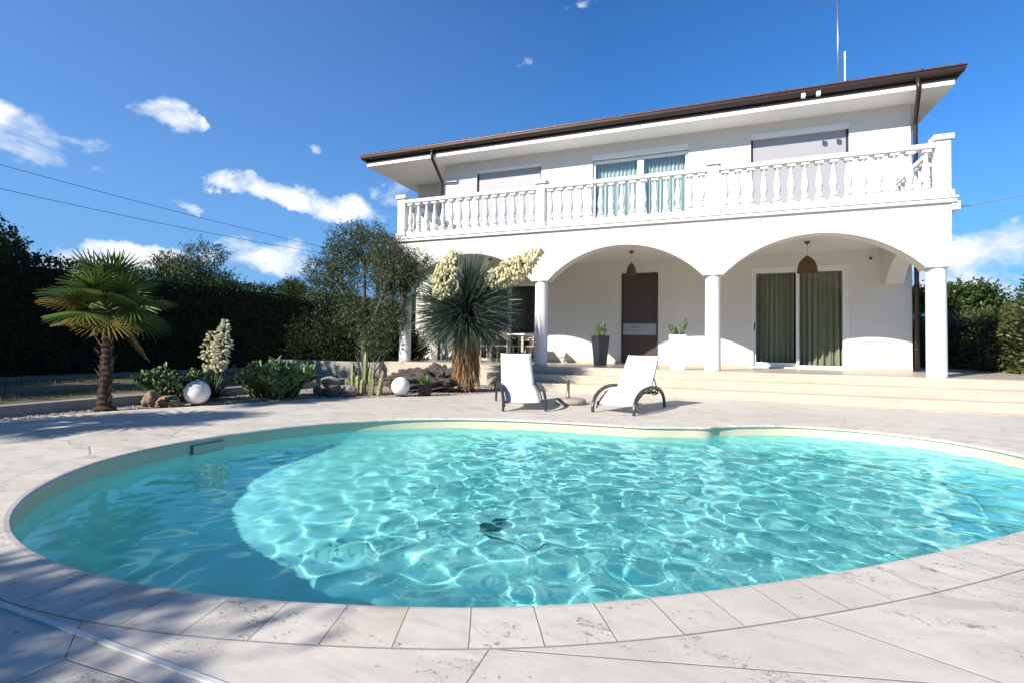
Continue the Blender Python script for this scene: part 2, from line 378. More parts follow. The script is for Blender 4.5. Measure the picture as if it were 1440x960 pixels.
blue = mix(nt, 1.0, hs.outputs[0], (.58,1.20,1.70), 'MULTIPLY')
hi = ramp(nt, sxyz.outputs[2], [(.55, (1,1,1)), (.80, (.34,.33,.30))])
blue = mix(nt, 1.0, blue, hi, 'MULTIPLY')
low = ramp(nt, sxyz.outputs[2], [(0, (1,1,1)), (.06, (.85,.85,.85)), (.34, (0,0,0))])
blue = mix(nt, math_(nt, 'MULTIPLY', low, .85), blue, (1.5,3.45,6.6))
lf = math_(nt, 'MINIMUM', math_(nt, 'MAXIMUM', math_(nt, 'MULTIPLY', math_(nt, 'SUBTRACT', vmath('DOT_PRODUCT', dirv, (-.94,.33,0)).outputs['Value'], .45), 1.7), 0.), 1.)
blue = mix(nt, math_(nt, 'MULTIPLY', lf, .34), blue, (2.6,4.6,8.2))      # brighter towards the sun side
skyc = mix(nt, math_(nt, 'MULTIPLY', cfac, .92), blue, shade)
nt.links.new(skyc, bg.inputs[0]); bg.inputs[1].default_value = .066
vs = scene.view_settings; vs.view_transform = 'Standard'; vs.look = 'None'; vs.gamma = 1; vs.exposure = .75
scene.cycles.max_bounces = 10; scene.cycles.transparent_max_bounces = 16; scene.cycles.caustics_refractive = True; scene.cycles.caustics_reflective = True; scene.cycles.diffuse_bounces = 7; scene.cycles.glossy_bounces = 6
scene.cycles.sample_clamp_indirect = 6

# ------------------------------------------------------------------ pool outline
raw = [(4.19,-9.97),(3.90,-9.81),(3.62,-9.60),(3.36,-9.33),(3.16,-9.03),(3.03,-8.74),(2.96,-8.44),(2.94,-8.1),(2.96,-7.73),(3.02,-7.40),(3.14,-6.95),(3.38,-6.42),(3.83,-5.90),(4.43,-5.52),(5.05,-5.34),(5.66,-5.23),(6.1,-5.19),(6.5,-5.19),(6.85,-5.13),(7.28,-4.95),
 (7.56,-4.83),(7.70,-4.66),(7.95,-4.47),(8.45,-4.22),(8.95,-4.12),(9.4,-4.20),(9.8,-4.41),(10.12,-4.70),(10.36,-5.12),(10.46,-5.65),(10.36,-6.25),(10.08,-6.85),(9.66,-7.4),(9.22,-7.86),(8.81,-8.27),(8.49,-8.58),(8.21,-8.84),(7.9,-9.09),(7.63,-9.30),(7.38,-9.48),(7.14,-9.63),(6.95,-9.73),(6.76,-9.82),(6.57,-9.89),(6.42,-9.94),(6.16,-10.03),(5.88,-10.10),(5.57,-10.155),(5.23,-10.18),(4.86,-10.16),(4.5,-10.09)]
def catmull(P, k=6):
    n = len(P); out = []
    for i in range(n):
        p0, p1, p2, p3 = (Vector(P[(i+j-1) % n]) for j in range(4))
        for s in range(k):
            t = s/k
            out.append(.5*((2*p1)+(p2-p0)*t+(2*p0-5*p1+4*p2-p3)*t*t+(3*p1-p0-3*p2+p3)*t**3))
    return out
sm = [Vector(p) for p in raw]
for it in range(2):
    sm = [sm[i] if 18 <= i <= 23 else (sm[i]*.6+(sm[i-1]+sm[(i+1) % len(sm)])*.2) for i in range(len(sm))]
OUT = catmull(sm, 5)          # clockwise seen from above
def offset(P, d):
    "positive d = outwards (outline is clockwise)"
    n = len(P); o = []
    for i in range(n):
        t = (P[(i+1) % n]-P[i-1]).normalized(); o.append(P[i]+Vector((-t.y, t.x))*d)
    return o
def fill(loops, z):
    bm = bmesh.new(); es = []
    for L in loops:
        vs = [bm.verts.new((p[0], p[1], z)) for p in L]
        es += [bm.edges.new((vs[i], vs[(i+1) % len(vs)])) for i in range(len(vs))]
    bmesh.ops.triangle_fill(bm, edges=es, use_beauty=True, use_dissolve=False)
    for f in bm.faces:
        if f.normal.z < 0: f.normal_flip()
    return bm
COPE = .27
bed_edge = [(0.0,-14.0),(0.0,-9.2),(-.02,-8.21),(-.03,-7.78),(.03,-7.36),(.2,-6.85),(.52,-6.28),(.85,-5.58),(1.22,-4.75),(1.62,-4.22),(2.15,-3.9),(2.66,-3.34),(3.06,-2.8),(3.4,-2.2),(3.55,-1.6),(3.6,-.3)]
deck_out = bed_edge + [(20,-.3),(20,-24),(0,-24)]
bm = fill([deck_out, [tuple(p) for p in offset(OUT, COPE)]], 0)
me = bpy.data.meshes.new('pool_deck'); bm.to_mesh(me); bm.free()
tag(link_mesh('pool_deck', me, M['deck']), kind='structure')
# coping ring with a rounded nose and uv joints
n = len(OUT); L0 = offset(OUT, COPE-.001); prof = [(COPE+.05, -.010), (COPE-.0035, -.010), (COPE-.003, .001), (.03, .003), (.008, -.001), (0, -.010), (0, -.022), (.02, -.026)]
V = []; FF = []; UVs = []
arc = [0.]
for i in range(n): arc.append(arc[-1]+(OUT[(i+1) % n]-OUT[i]).length)
STONES = round(arc[-1]/.225)
rings = [offset(OUT, d) for d, z in prof]
for k, (d, z) in enumerate(prof): V += [(p.x, p.y, z) for p in rings[k]]
me = bpy.data.meshes.new('pool_coping')
for k in range(len(prof)-1):
    for i in range(n):
        FF.append((k*n+i, (k+1)*n+i, (k+1)*n+(i+1) % n, k*n+(i+1) % n))
        u0, u1 = arc[i]/arc[-1]*STONES, arc[i+1]/arc[-1]*STONES; a, b = prof[k][0]/COPE, prof[k+1][0]/COPE
        UVs += [(u0, a), (u0, b), (u1, b), (u1, a)]
me.from_pydata(V, [], FF); uvl = me.uv_layers.new(name='UVMap'); uvl.data.foreach_set('uv', np.array(UVs, np.float32).ravel())
me.update(); o = tag(link_mesh('pool_coping', me, M['coping']), kind='structure')
bmf = bmesh.new(); bmf.from_mesh(me); bmesh.ops.recalc_face_normals(bmf, faces=bmf.faces); bmf.to_mesh(me); bmf.free()
# pool basin: wall, cove, floor
cen = Vector((6.6, -7.3)); DEP = -.86
bprof = [(.0, .02, -.024), (.0, .02, -.3), (.01, .02, DEP+.3), (.03, .0, DEP+.1), (.08, 0, DEP+.02), (.14, 0, DEP), (.5, 0, DEP), (.8, 0, DEP-.05), (.97, 0, DEP-.06)]
V = []; FF = []; wall = offset(OUT, .022)
for s, _, z in bprof: V += [(p.x+(cen.x-p.x)*s, p.y+(cen.y-p.y)*s, z) for p in wall]
for k in range(len(bprof)-1):
    for i in range(n): FF.append((k*n+i, k*n+(i+1) % n, (k+1)*n+(i+1) % n, (k+1)*n+i))
FF.append(tuple((len(bprof)-1)*n+i for i in range(n)))
me = bpy.data.meshes.new('pool_basin'); me.from_pydata(V, [], FF); me.update()
bmf = bmesh.new(); bmf.from_mesh(me); bmesh.ops.recalc_face_normals(bmf, faces=bmf.faces)
bmf.faces.ensure_lookup_table()
if bmf.faces[-1].normal.z < 0: bmesh.ops.reverse_faces(bmf, faces=bmf.faces)
bmf.to_mesh(me); bmf.free()
basin = tag(link_mesh('pool_basin', me, M['liner'], smooth=True), kind='structure')
# shallow sitting ledge along the far right wall
i0 = 21*5+2; i1 = 32*5; arcw = [wall[i]-(wall[i]-cen).normalized()*.004 for i in range(i0, i1)]
inn = []
for k, p in enumerate(arcw):
    t = k/(len(arcw)-1); wd = .62*min(1, t*6, (1-t)*6+.02); inn.append(p+(cen-p).normalized()*wd)
V = []; FF = []; k_ = len(arcw)
for P, z in ((arcw, -.20), ([a+(b-a)*.9 for a, b in zip(arcw, inn)], -.24), (inn, -.30), ([b+(cen-b).normalized()*.12 for b in inn], DEP+.02)): V += [(p.x, p.y, z) for p in P]
for r_ in range(3):
    for i in range(k_-1): FF.append((r_*k_+i, r_*k_+i+1, (r_+1)*k_+i+1, (r_+1)*k_+i))
me = bpy.data.meshes.new('pool_ledge'); me.from_pydata(V, [], FF); me.update()
bmf = bmesh.new(); bmf.from_mesh(me); bmesh.ops.recalc_face_normals(bmf, faces=bmf.faces); bmf.faces.ensure_lookup_table()
if bmf.faces[0].normal.z < 0: bmesh.ops.reverse_faces(bmf, faces=bmf.faces)
bmf.to_mesh(me); bmf.free()
ledge = tag(link_mesh('pool_ledge', me, M['liner'], smooth=True), kind='structure')
# water surface
def water():
    st = .024; xs = np.arange(2.8, 10.7, st); ys = np.arange(-10.4, -3.9, st)
    X, Y = np.meshgrid(xs, ys, indexing='ij'); rng = np.random.default_rng(3)
    Z = np.zeros_like(X)
    for k in range(70):
        lam = .12*(1.04**rng.uniform(0, 33)); th = rng.normal(.9, .95)
        kx, ky = 2*math.pi/lam*math.cos(th), 2*math.pi/lam*math.sin(th)
        wx = X+.10*np.sin(1.3*Y+k)+.05*np.sin(2.9*X+k*1.7); wy = Y+.10*np.sin(1.1*X+2*k)
        Z += (lam/.4)**1.15*np.sin(kx*wx+ky*wy+rng.uniform(0, 6.28))
    Z /= Z.std()
    calm = 1/(1+np.exp(-(X-4.6-.0*Y)/.45))           # calmer on the far left
    Z = -.132+Z*(WAVE*(.15+.85*calm))
    # keep the faces whose centre is inside the outline
    P = np.array([(p.x, p.y) for p in offset(OUT, .05)])
    cx = (X[:-1,:-1]+st/2).ravel(); cy = (Y[:-1,:-1]+st/2).ravel(); ins = np.zeros(len(cx), bool)
    for i in range(len(P)):
        (x1, y1), (x2, y2) = P[i-1], P[i]
        c = ((y1 > cy) != (y2 > cy)) & (cx < (x2-x1)*(cy-y1)/(y2-y1+1e-12)+x1); ins ^= c
    ny = len(ys); idx = np.arange(X.size).reshape(X.shape)
    q = np.stack([idx[:-1,:-1], idx[1:,:-1], idx[1:,1:], idx[:-1,1:]], -1).reshape(-1, 4)[ins]
    used = np.unique(q); remap = np.full(X.size, -1); remap[used] = np.arange(len(used))
    V = np.stack([X.ravel(), Y.ravel(), Z.ravel()], 1)[used]
    return np_mesh('pool_water', V, remap[q], M['water'], smooth=True)
WAVE = .0033
def mat_water():
    m, nt, bs, out = newmat('pool_water'); nt.nodes.remove(bs)
    g = nt.nodes.new('ShaderNodeBsdfGlass'); g.inputs['Roughness'].default_value = 0; g.inputs['IOR'].default_value = 1.333
    g.inputs['Color'].default_value = (.60,.985,1.0,1)
    # a little turbidity: suspended matter spreads part of the daylight through the water
    d1 = nt.nodes.new('ShaderNodeBsdfDiffuse'); d1.inputs[0].default_value = (.0,.62,.70,1)
    x = nt.nodes.new('ShaderNodeMixShader'); x.inputs[0].default_value = TURB
    nt.links.new(g.outputs[0], x.inputs[1]); nt.links.new(d1.outputs[0], x.inputs[2]); nt.links.new(x.outputs[0], out.inputs[0]); return m
TURB = .05
M['water'] = mat_water()
wat = tag(water(), kind='structure')
wat.cycles.is_caustics_caster = True
for o in (basin, ledge): o.cycles.is_caustics_receiver = True
# ------------------------------------------------------------------ ground
gm = fill([[(-300,-300),(300,-300),(300,300),(-300,300)], [tuple(p) for p in offset(OUT, .6)]], -.03)
me = bpy.data.meshes.new('ground'); gm.to_mesh(me); gm.free()
tag(link_mesh('ground', me, M['ground']), kind='structure')
bed = [(-.42,-14)]+[(-.42,-.42)]+[(3.6,-.42),(3.6,-1.4)]+bed_edge[::-1][1:]
gm = fill([bed], -.012); me = bpy.data.meshes.new('gravel_bed'); gm.to_mesh(me); gm.free()
tag(link_mesh('gravel_bed', me, M['gravel']), kind='structure')
gm = fill([[(-14,-14),(-7.0,-14),(-7.2,12),(-14,12)]], -.02); me = bpy.data.meshes.new('path'); gm.to_mesh(me); gm.free()
tag(link_mesh('gravel_path', me, simple('pale_gravel_path', (.30,.29,.275), .95, var=.35, scale=3, bmp=1, bscale=70)), kind='structure')

# ------------------------------------------------------------------ villa
PZ, D, SP, ZS, ZA = .5, 2.606, 3.8, 2.482, 3.222
WX0, WX1, ZF = -.365, 11.811, 6.648
villa = empty('villa', (5.7, 2.6, 0), 'white two storey villa with arched porch and balustraded balcony beside the pool', 'house')
def wall_grid(mb, x0, x1, z0, z1, y0, y1, holes):
    xs = sorted({x0, x1, *[h[0] for h in holes], *[h[1] for h in holes]}); zs = sorted({z0, z1, *[h[2] for h in holes], *[h[3] for h in holes]})
    xs = [x for x in xs if x0 <= x <= x1]; zs = [z for z in zs if z0 <= z <= z1]
    def solid(i, k):
        if i < 0 or k < 0 or i >= len(xs)-1 or k >= len(zs)-1: return False
        cx, cz = (xs[i]+xs[i+1])/2, (zs[k]+zs[k+1])/2
        return not any(h[0] < cx < h[1] and h[2] < cz < h[3] for h in holes)
    for i in range(len(xs)-1):
        for k in range(len(zs)-1):
            if not solid(i, k): continue
            a, b, c, d = xs[i], xs[i+1], zs[k], zs[k+1]
            mb.add([(a,y0,c),(b,y0,c),(b,y0,d),(a,y0,d)], [(0,1,2,3)]); mb.add([(a,y1,c),(b,y1,c),(b,y1,d),(a,y1,d)], [(3,2,1,0)])
            if not solid(i-1, k): mb.add([(a,y0,c),(a,y0,d),(a,y1,d),(a,y1,c)], [(0,1,2,3)])
            if not solid(i+1, k): mb.add([(b,y0,c),(b,y1,c),(b,y1,d),(b,y0,d)], [(0,1,2,3)])
            if not solid(i, k-1): mb.add([(a,y0,c),(a,y1,c),(b,y1,c),(b,y0,c)], [(0,1,2,3)])
            if not solid(i, k+1): mb.add([(a,y0,d),(b,y0,d),(b,y1,d),(a,y1,d)], [(0,1,2,3)])
BF = 3.74      # balcony floor
op_door = (5.247, 6.223, PZ-.1, 2.974); op_slide = (8.488, 10.584, PZ-.1, 2.994); op_bay = (.75, 2.98, PZ-.1, 2.80)
op_l = (.757, 2.863, BF, 6.345); op_f = (4.403, 6.974, BF, 6.378); op_r = (8.481, 10.608, BF, 6.396)
w = MB(); wall_grid(w, WX0, WX1, 0, ZF, D, D+.32, [op_door, op_slide, op_bay, op_l, op_f, op_r])
w.box(WX0, WX0+.3, D+.32, 4.055, 0, ZF); w.box(-2.269, WX0, 4.055, 4.35, 0, ZF)
w.box(-2.269, -1.969, 4.35, 11, 0, ZF); w.box(WX1-.3, WX1, D+.32, 11, 0, ZF); w.box(-2.269, WX1, 11, 11.3, 0, ZF)
w.build('wall', M['stucco'], villa)
# dim rooms behind the openings
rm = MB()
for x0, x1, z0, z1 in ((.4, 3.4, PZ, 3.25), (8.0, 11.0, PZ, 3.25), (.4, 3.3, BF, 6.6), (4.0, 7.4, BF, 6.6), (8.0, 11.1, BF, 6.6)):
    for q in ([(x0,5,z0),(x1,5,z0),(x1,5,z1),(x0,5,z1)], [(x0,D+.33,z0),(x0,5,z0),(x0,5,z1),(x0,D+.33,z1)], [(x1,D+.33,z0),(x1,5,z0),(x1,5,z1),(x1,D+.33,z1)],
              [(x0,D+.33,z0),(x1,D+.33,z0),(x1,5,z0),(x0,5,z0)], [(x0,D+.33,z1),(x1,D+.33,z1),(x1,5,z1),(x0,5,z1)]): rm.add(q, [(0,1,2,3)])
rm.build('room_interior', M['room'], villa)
for a, b in ((WX0, .75), (2.98, 5.18), (6.29, 8.42), (10.65, WX1)):
    sk = MB(); sk.box(a, b, D-.012, D-.001, PZ+.001, PZ+.075); sk.build('skirting', M['cream'], villa)
# porch floor and steps
XR = 11.58
pf = MB(); pf.prism([(-.42,-.32),(16.2,-.32),(16.2,6),(WX1+.002,6),(WX1+.002,D-.002),(-.42,D-.002)], 2, 0, PZ); pf.prism([(-2.3,D),(-.43,D),(-.43,4.05),(-2.3,4.05)], 2, 0, PZ-.02)
pf.build('porch_floor', M['cream'], villa)
for k, (x0, y0, z) in enumerate(((3.02,-1.1,.166), (2.72,-.71,.333))):
    s = MB(); s.box(x0, 16.2, y0, -.322 if k else -.712, 0, z)
    if not k: s.box(x0, 3.5, -.712, -.6, 0, z-.002) if 0 else None
    s.build('step', M['cream'], villa, bevel=.008)
# columns
for i in range(4):
    c = MB(); c.lathe([(.158,PZ),(.158,PZ+.02),(.155,PZ+.03),(.155,1.4),(.152,ZS-.03),(.155,ZS)], i*SP, 0, 40)
    c.build('column', M['plaster'], villa, smooth=True)
# arcade walls with segmental arches
hs_, rise = SP/2-.2, ZA-ZS; RAD = (hs_**2+rise**2)/(2*rise)
def arch_wall(mb, spans, x0, x1, y0, y1, zt, axis=0, rise_=rise):
    xs = [x0]
    for a, b in spans: xs += [a+(b-a)*k/36 for k in range(37)]
    xs.append(x1)
    def zb(x):
        for a, b in spans:
            if a < x < b:
                h = (b-a)/2; rad = (h*h+rise_*rise_)/(2*rise_); return ZS+math.sqrt(max(rad*rad-(x-(a+b)/2)**2, 0))-(rad-rise_)
        return ZS
    P = lambda x, y, z: (x, y, z) if axis == 0 else (y, x, z)
    xs = sorted(set(xs))
    for a, b in zip(xs[:-1], xs[1:]):
        za, zb_ = zb(a), zb(b)
        vs = [P(a,y0,za),P(b,y0,zb_),P(b,y0,zt),P(a,y0,zt),P(a,y1,za),P(b,y1,zb_),P(b,y1,zt),P(a,y1,zt)]
        fs = [(0,1,2,3),(7,6,5,4),(4,5,1,0),(3,2,6,7)]
        if a == xs[0]: fs.append((0,3,7,4))
        if b == xs[-1]: fs.append((1,5,6,2))
        if axis: fs = [f[::-1] for f in fs]
        mb.add(vs, fs)
aw = MB(); arch_wall(aw, [(i*SP+.2, (i+1)*SP-.2) for i in range(3)], -.19, XR, -.18, .18, 3.62)
arch_wall(aw, [(.36, 2.30)], .182, D-.002, XR-.34, XR-.002, 3.62, 1, .55); arch_wall(aw, [(.36, 2.30)], .182, D-.002, -.188, .15, 3.62, 1, .55)
awo = aw.build('arcade_wall', M['stucco'], villa)
slab = MB(); slab.box(.152, XR-.342, .182, D-.002, 3.32, 3.62); slab.box(-.19, XR, -.18, D-.002, 3.621, BF); slab.build('balcony_slab', M['stucco'], villa)
mo = MB(); mo.box(-.25, XR+.06, -.245, -.182, 3.635, 3.70); mo.box(-.28, XR+.08, -.27, -.182, 3.702, BF); mo.box(XR+.001, XR+.08, -.18, D-.01, 3.702, BF)
mo.box(XR+.001, XR+.125, -.20, D-.01, 3.50, 3.66); mo.box(-.28, -.192, -.18, D-.01, 3.702, BF)
mo.build('cornice', M['plaster'], villa, bevel=.008)
# balcony balustrade: base rail, top rail, piers, 45 front balusters and two short sides
bal = MB(); YB = -.10
BX = [-.07, SP, 2*SP, 3*SP+.066]
for i in range(3): bal.box(BX[i]+.15, BX[i+1]-.15, YB-.10, YB+.10, BF+.002, BF+.115); bal.box(BX[i]+.112, BX[i+1]-.112, YB-.10, YB+.10, 4.655, 4.745)
for xs_ in (BX[0], BX[3]): bal.box(xs_-.1, xs_+.1, YB+.15, D-.01, BF+.002, BF+.115); bal.box(xs_-.1, xs_+.1, YB+.112, D-.01, 4.655, 4.745)
brail = bal.build('balustrade', M['cast'], villa, bevel=.01)
for x in BX:
    p = MB(); p.box(x-.11, x+.11, YB-.11, YB+.11, BF+.118, 4.775); p.box(x-.148, x+.148, YB-.145, YB+.145, BF+.003, BF+.117); p.box(x-.15, x+.15, YB-.15, YB+.15, 4.777, 4.875)
    p.build('pier', M['cast'], brail, bevel=.012)
bp = MB(); z0, z1 = BF+.116, 4.654; H = z1-z0
bp.lathe([(.038,.0),(.038,.075),(.072,.08),(.074,.10),(.060,.14),(.042,.19),(.037,.205),(.052,.215),(.052,.232),(.040,.24),(.058,.27),(.071,.32),(.068,.39),(.056,.46),(.044,.54),(.036,.60),(.033,.625),(.040,.635),(.040,.652),(.030,.66),(.032,.69),(.040,.715),(.058,.728),(.058,.74)], 0, 0, 14)
bp.v = [(x, y, z0+z/.80*H) for x, y, z in bp.v]
for dz in ((0, .06), (.742/.80*H, H)): bp.box(-.072, .072, -.072, .072, z0+dz[0]+.0005, z0+dz[1]-.0005)
bal0 = bp.build('baluster', M['cast'], None)
for pidx, p in enumerate(bal0.data.polygons): p.use_smooth = len(p.vertices) == 4 and abs(p.normal.z) < .95 and pidx < 14*23
base_l = wloc(brail); first = True
def put_bal(x, y):
    global first
    o = bal0 if first else bal0.copy()
    if not first: COL.objects.link(o)
    first = False; o.parent = brail; o.location = Vector((x, y, 0))-base_l
for i in range(3):
    a, b = BX[i]+.11, BX[i+1]-.11; st = (b-a)/15
    for k in range(15): put_bal(a+st*(k+.5), YB)
for xs_ in (BX[0], BX[3]):
    for k in range(10): put_bal(xs_, YB+.12+(D-.02-YB-.12)*(k+.5)/10)
# roof: soffit slab, boards, gutter, tiles
ex0, ex1, ey0, ey1 = -2.827, 12.371, 1.862, 11.9
rf = MB(); rf.box(ex0, ex1, ey0, ey1, ZF+.001, ZF+.095); roof_p = MB()
def ring(mb, d0, d1, z0, z1):
    "frame of four butted boxes round the eave, from offset d0 to d1 outside the slab edge"
    a0, a1, b0, b1 = ex0-d1, ex1+d1, ey0-d1, ey1+d1; c0, c1, e0, e1 = ex0-d0, ex1+d0, ey0-d0, ey1+d0
    mb.add([(a0,b0,z0),(a1,b0,z0),(a1,b1,z0),(a0,b1,z0),(c0,e0,z0),(c1,e0,z0),(c1,e1,z0),(c0,e1,z0),(a0,b0,z1),(a1,b0,z1),(a1,b1,z1),(a0,b1,z1),(c0,e0,z1),(c1,e0,z1),(c1,e1,z1),(c0,e1,z1)],
        [(i, (i+1) % 4, 8+(i+1) % 4, 8+i) for i in range(4)]+[(4+(i+1) % 4, 4+i, 12+i, 12+(i+1) % 4) for i in range(4)]+[((i+1) % 4, i, 4+i, 4+(i+1) % 4) for i in range(4)]+[(8+i, 8+(i+1) % 4, 12+(i+1) % 4, 12+i) for i in range(4)])
soff = rf.build('soffit', M['plaster'], villa)
bd = MB(); ring(bd, -.05, .012, ZF+.097, 6.99)  # dark strip that stands in for the shade under the gutter
tl = MB(); a = 1.0; rh = 1.9
e = .16; x0, x1, y0, y1 = ex0-e, ex1+e, ey0-e, ey1+e; ym = (y0+y1)/2; hr = (y1-y0)/2; z0 = 6.995; zr = z0+hr*.31
tl.add([(x0,y0,z0),(x1,y0,z0),(x1,y1,z0),(x0,y1,z0),(x0+hr,ym,zr),(x1-hr,ym,zr),(x0,y0,z0-.03),(x1,y0,z0-.03),(x1,y1,z0-.03),(x0,y1,z0-.03)], [(0,1,5,4),(1,2,5),(2,3,4,5),(3,0,4),(6,7,1,0),(7,8,2,1),(8,9,3,2),(9,6,0,3),(9,8,7,6)])
nn = int((x1-x0)/.23)
for i in range(nn):
    x = x0+(i+.5)*(x1-x0)/nn; tl.tube([(x,y0+.002,z0-.008),(x,y0+.5,z0-.008+.155)], .036, 8)
tiles = tl.build('roof', M['tile'], villa)
bd.build('eave_shadow_band', M['eave_shadow'], tiles)
gt = MB()
gp = [(.012,6.98),(.012,6.865),(.03,6.835),(.075,6.825),(.125,6.85),(.148,6.90),(.152,6.955),(.168,6.962),(.168,6.978),(.145,6.978),(.135,6.90),(.11,6.865),(.07,6.845),(.035,6.86),(.025,6.98)]
n_ = len(gp); crn = []
for dx, dy in ((0,0),(1,0),(1,1),(0,1)):
    crn.append([((ex1+g) if dx else (ex0-g), (ey1+g) if dy else (ey0-g), z) for g, z in gp])
gt.add([v for c in crn for v in c], [(c*n_+i, ((c+1) % 4)*n_+i, ((c+1) % 4)*n_+(i+1) % n_, c*n_+(i+1) % n_) for c in range(4) for i in range(n_)])
for i in range(11):
    x = ex0+.9+i*1.37; gt.box(x-.012, x+.012, ey0-.175, ey0-.01, 6.979, 6.987); gt.box(x-.02, x+.02, ey0-.12, ey0-.08, 6.987, 7.035)
gtr = gt.build('gutter', M['gutter'], tiles)
def pipe(pts, name='downpipe'):
    q = MB(); P = [Vector(p) for p in pts]; out = [P[0]]
    for i in range(1, len(P)-1):
        a = (P[i-1]-P[i]).normalized(); b = (P[i+1]-P[i]).normalized(); r = .07
        for t in (0, .33, .66, 1): out.append(P[i]+a*r*(1-t)**2+b*r*t**2)
    out.append(P[-1]); q.tube(out, .045, 14)
    for z in (5.6, 4.6, 2.4, 1.0): q.tube([(P[-1].x, P[-1].y, z), (P[-1].x, P[-1].y, z+.03)], .052, 14)
    return q.build(name, M['gutter'], villa, smooth=True)
pipe([(11.70,1.78,6.86),(11.72,1.775,6.58),(11.875,2.52,6.16),(11.875,2.53,.52)])
pipe([(-.36,1.78,6.86),(-.36,1.775,6.62),(-.425,2.53,6.12),(-.425,2.54,.5)])
# windows --------------------------------------------------
def pane(x0, x1, y, z0, z1, parent): 
    p = MB(); p.add([(x0,y,z0),(x1,y,z0),(x1,y,z1),(x0,y,z1)], [(0,1,2,3)]); return p.build('pane', M['glass'], parent)
def frame(mb, x0, x1, z0, z1, y0, y1, t, tb=None):
    tb = tb or t
    mb.box(x0, x0+t, y0, y1, z0, z1); mb.box(x1-t, x1, y0, y1, z0, z1); mb.box(x0+t, x1-t, y0, y1, z1-t, z1); mb.box(x0+t, x1-t, y0, y1, z0, z0+tb)
def shuttered(op, zbox):
    x0, x1, z0, z1 = op
    f = MB(); f.box(x0+.003, x1-.003, D-.022, D+.16, zbox, z1-.003); win = f.build('shutter_box', M['white_frame'], villa, bevel=.006)
    
    for ga in (x0+.002, x1-.05):
        g = MB(); g.box(ga, ga+.048, D+.075, D+.13, z0, zbox-.001); g.build('guide_rail', M['black'], win)
    s = MB(); s.box(x0+.051, x1-.051, D+.085, D+.11, z0+.002, zbox-.002); tag(s.build('roller_shutter', M['shutter'], win), 'closed lilac grey roller shutter')
shuttered(op_l, 6.275); shuttered(op_r, 6.27)
x0, x1, z0, z1 = op_f
f = MB(); f.box(x0+.003, x1-.003, D-.022, D+.16, 6.235, z1-.003); sb = f.build('shutter_box', M['white_frame'], villa, bevel=.006)
f = MB(); frame(f, x0+.003, x1-.003, z0, 6.205, D+.06, D+.13, .07); f.box(5.643, 5.815, D+.055, D+.125, z0+.071, 6.134); fd = f.build('balcony_door', M['white_frame'], villa, bevel=.006)
pane(x0+.073, 5.643, D+.10, z0+.07, 6.135, fd); pane(5.815, x1-.073, D+.10, z0+.07, 6.135, fd)
x0, x1, z0, z1 = op_slide
f = MB(); f.box(x0+.003, x1-.003, D-.012, D+.12, z1-.07, z1-.003); f.box(x0+.003, x0+.05, D-.012, D+.12, PZ, z1-.071); f.box(x1-.05, x1-.003, D-.012, D+.12, PZ, z1-.071); f.box(x0+.051, x1-.051, D-.012, D+.14, PZ+.001, PZ+.035)
sd = f.build('sliding_door', M['white_frame'], villa, bevel=.004)
f = MB(); frame(f, x0+.051, 9.575, PZ+.037, z1-.072, D+.07, D+.115, .065, .10); l1 = f.build('sliding_leaf', M['white_frame'], sd, bevel=.004)
f = MB(); frame(f, 9.484, x1-.051, PZ+.037, z1-.072, D+.015, D+.06, .07, .05); l2 = f.build('sliding_leaf', M['white_frame'], sd, bevel=.004)
pane(x0+.116, 9.51, D+.092, PZ+.13, z1-.13, sd); pane(9.554, x1-.121, D+.037, PZ+.08, z1-.14, sd)
h = MB(); h.box(x0+.07, x0+.095, D+.05, D+.069, 1.43, 1.62); h.build('handle', M['black'], sd, bevel=.005)
x0, x1, z0, z1 = op_bay
f = MB(); frame(f, x0+.003, x1-.003, PZ+.002, z1-.003, D+.06, D+.13, .07); f.box(1.83, 1.945, D+.055, D+.125, PZ+.073, z1-.075); bw = f.build('sliding_door', M['white_frame'], villa, bevel=.004)
pane(x0+.073, 1.83, D+.10, PZ+.07, z1-.07, bw); pane(1.945, x1-.073, D+.10, PZ+.07, z1-.07, bw)
# entrance door
x0, x1, z0, z1 = op_door
f = MB(); f.box(x0+.003, x0+.045, D-.014, D+.12, PZ+.001, z1-.004); f.box(x1-.045, x1-.003, D-.014, D+.12, PZ+.001, z1-.004); f.box(x0+.046, x1-.046, D-.014, D+.12, z1-.05, z1-.004); 
dr = MB(); dr.box(x0+.046, x1-.046, D+.02, D+.075, PZ+.02, 1.288); dr.box(x0+.046, x1-.046, D+.02, D+.075, 1.602, z1-.052); dr.box(x0+.046, x1-.046, D+.03, D+.074, 1.289, 1.601)
door = dr.build('front_door', M['door_brown'], villa, bevel=.003); f.build('door_frame', M['door_brown'], door)
b = MB(); b.box(x0+.047, x1-.047, D+.012, D+.029, 1.291, 1.599); b.build('grey_band', M['satin_grey'], door, bevel=.003)
b = MB(); b.tube([(5.47,D-.03,1.46),(5.72,D-.03,1.46)], .022, 12); b.box(5.485, 5.515, D-.03, D+.0115, 1.445, 1.475); b.box(5.675, 5.705, D-.03, D+.0115, 1.445, 1.475); b.build('handle', M['steel'], door)
b = MB(); b.tube([(5.345,D-.012,1.455),(5.345,D+.0115,1.455)], .03, 16); b.build('lock', M['steel'], door)
b = MB(); b.box(x0-.05, x1+.05, D-.10, D-.0125, PZ+.001, PZ+.022); b.build('threshold', M['steel'], door, bevel=.004)
for xs_ in (11.144, 11.323):
    b = MB(); b.box(xs_-.055, xs_+.055, D-.016, D-.001, .86, .95); tag(b.build('wall_socket', simple('ivory_socket_cover', (.72,.68,.48), .5), villa, bevel=.004))
b = MB(); b.tube([(11.02,D-.03,3.11),(11.02,D-.001,3.11)], .03, 12); b.build('wall_spot', M['black'], villa)
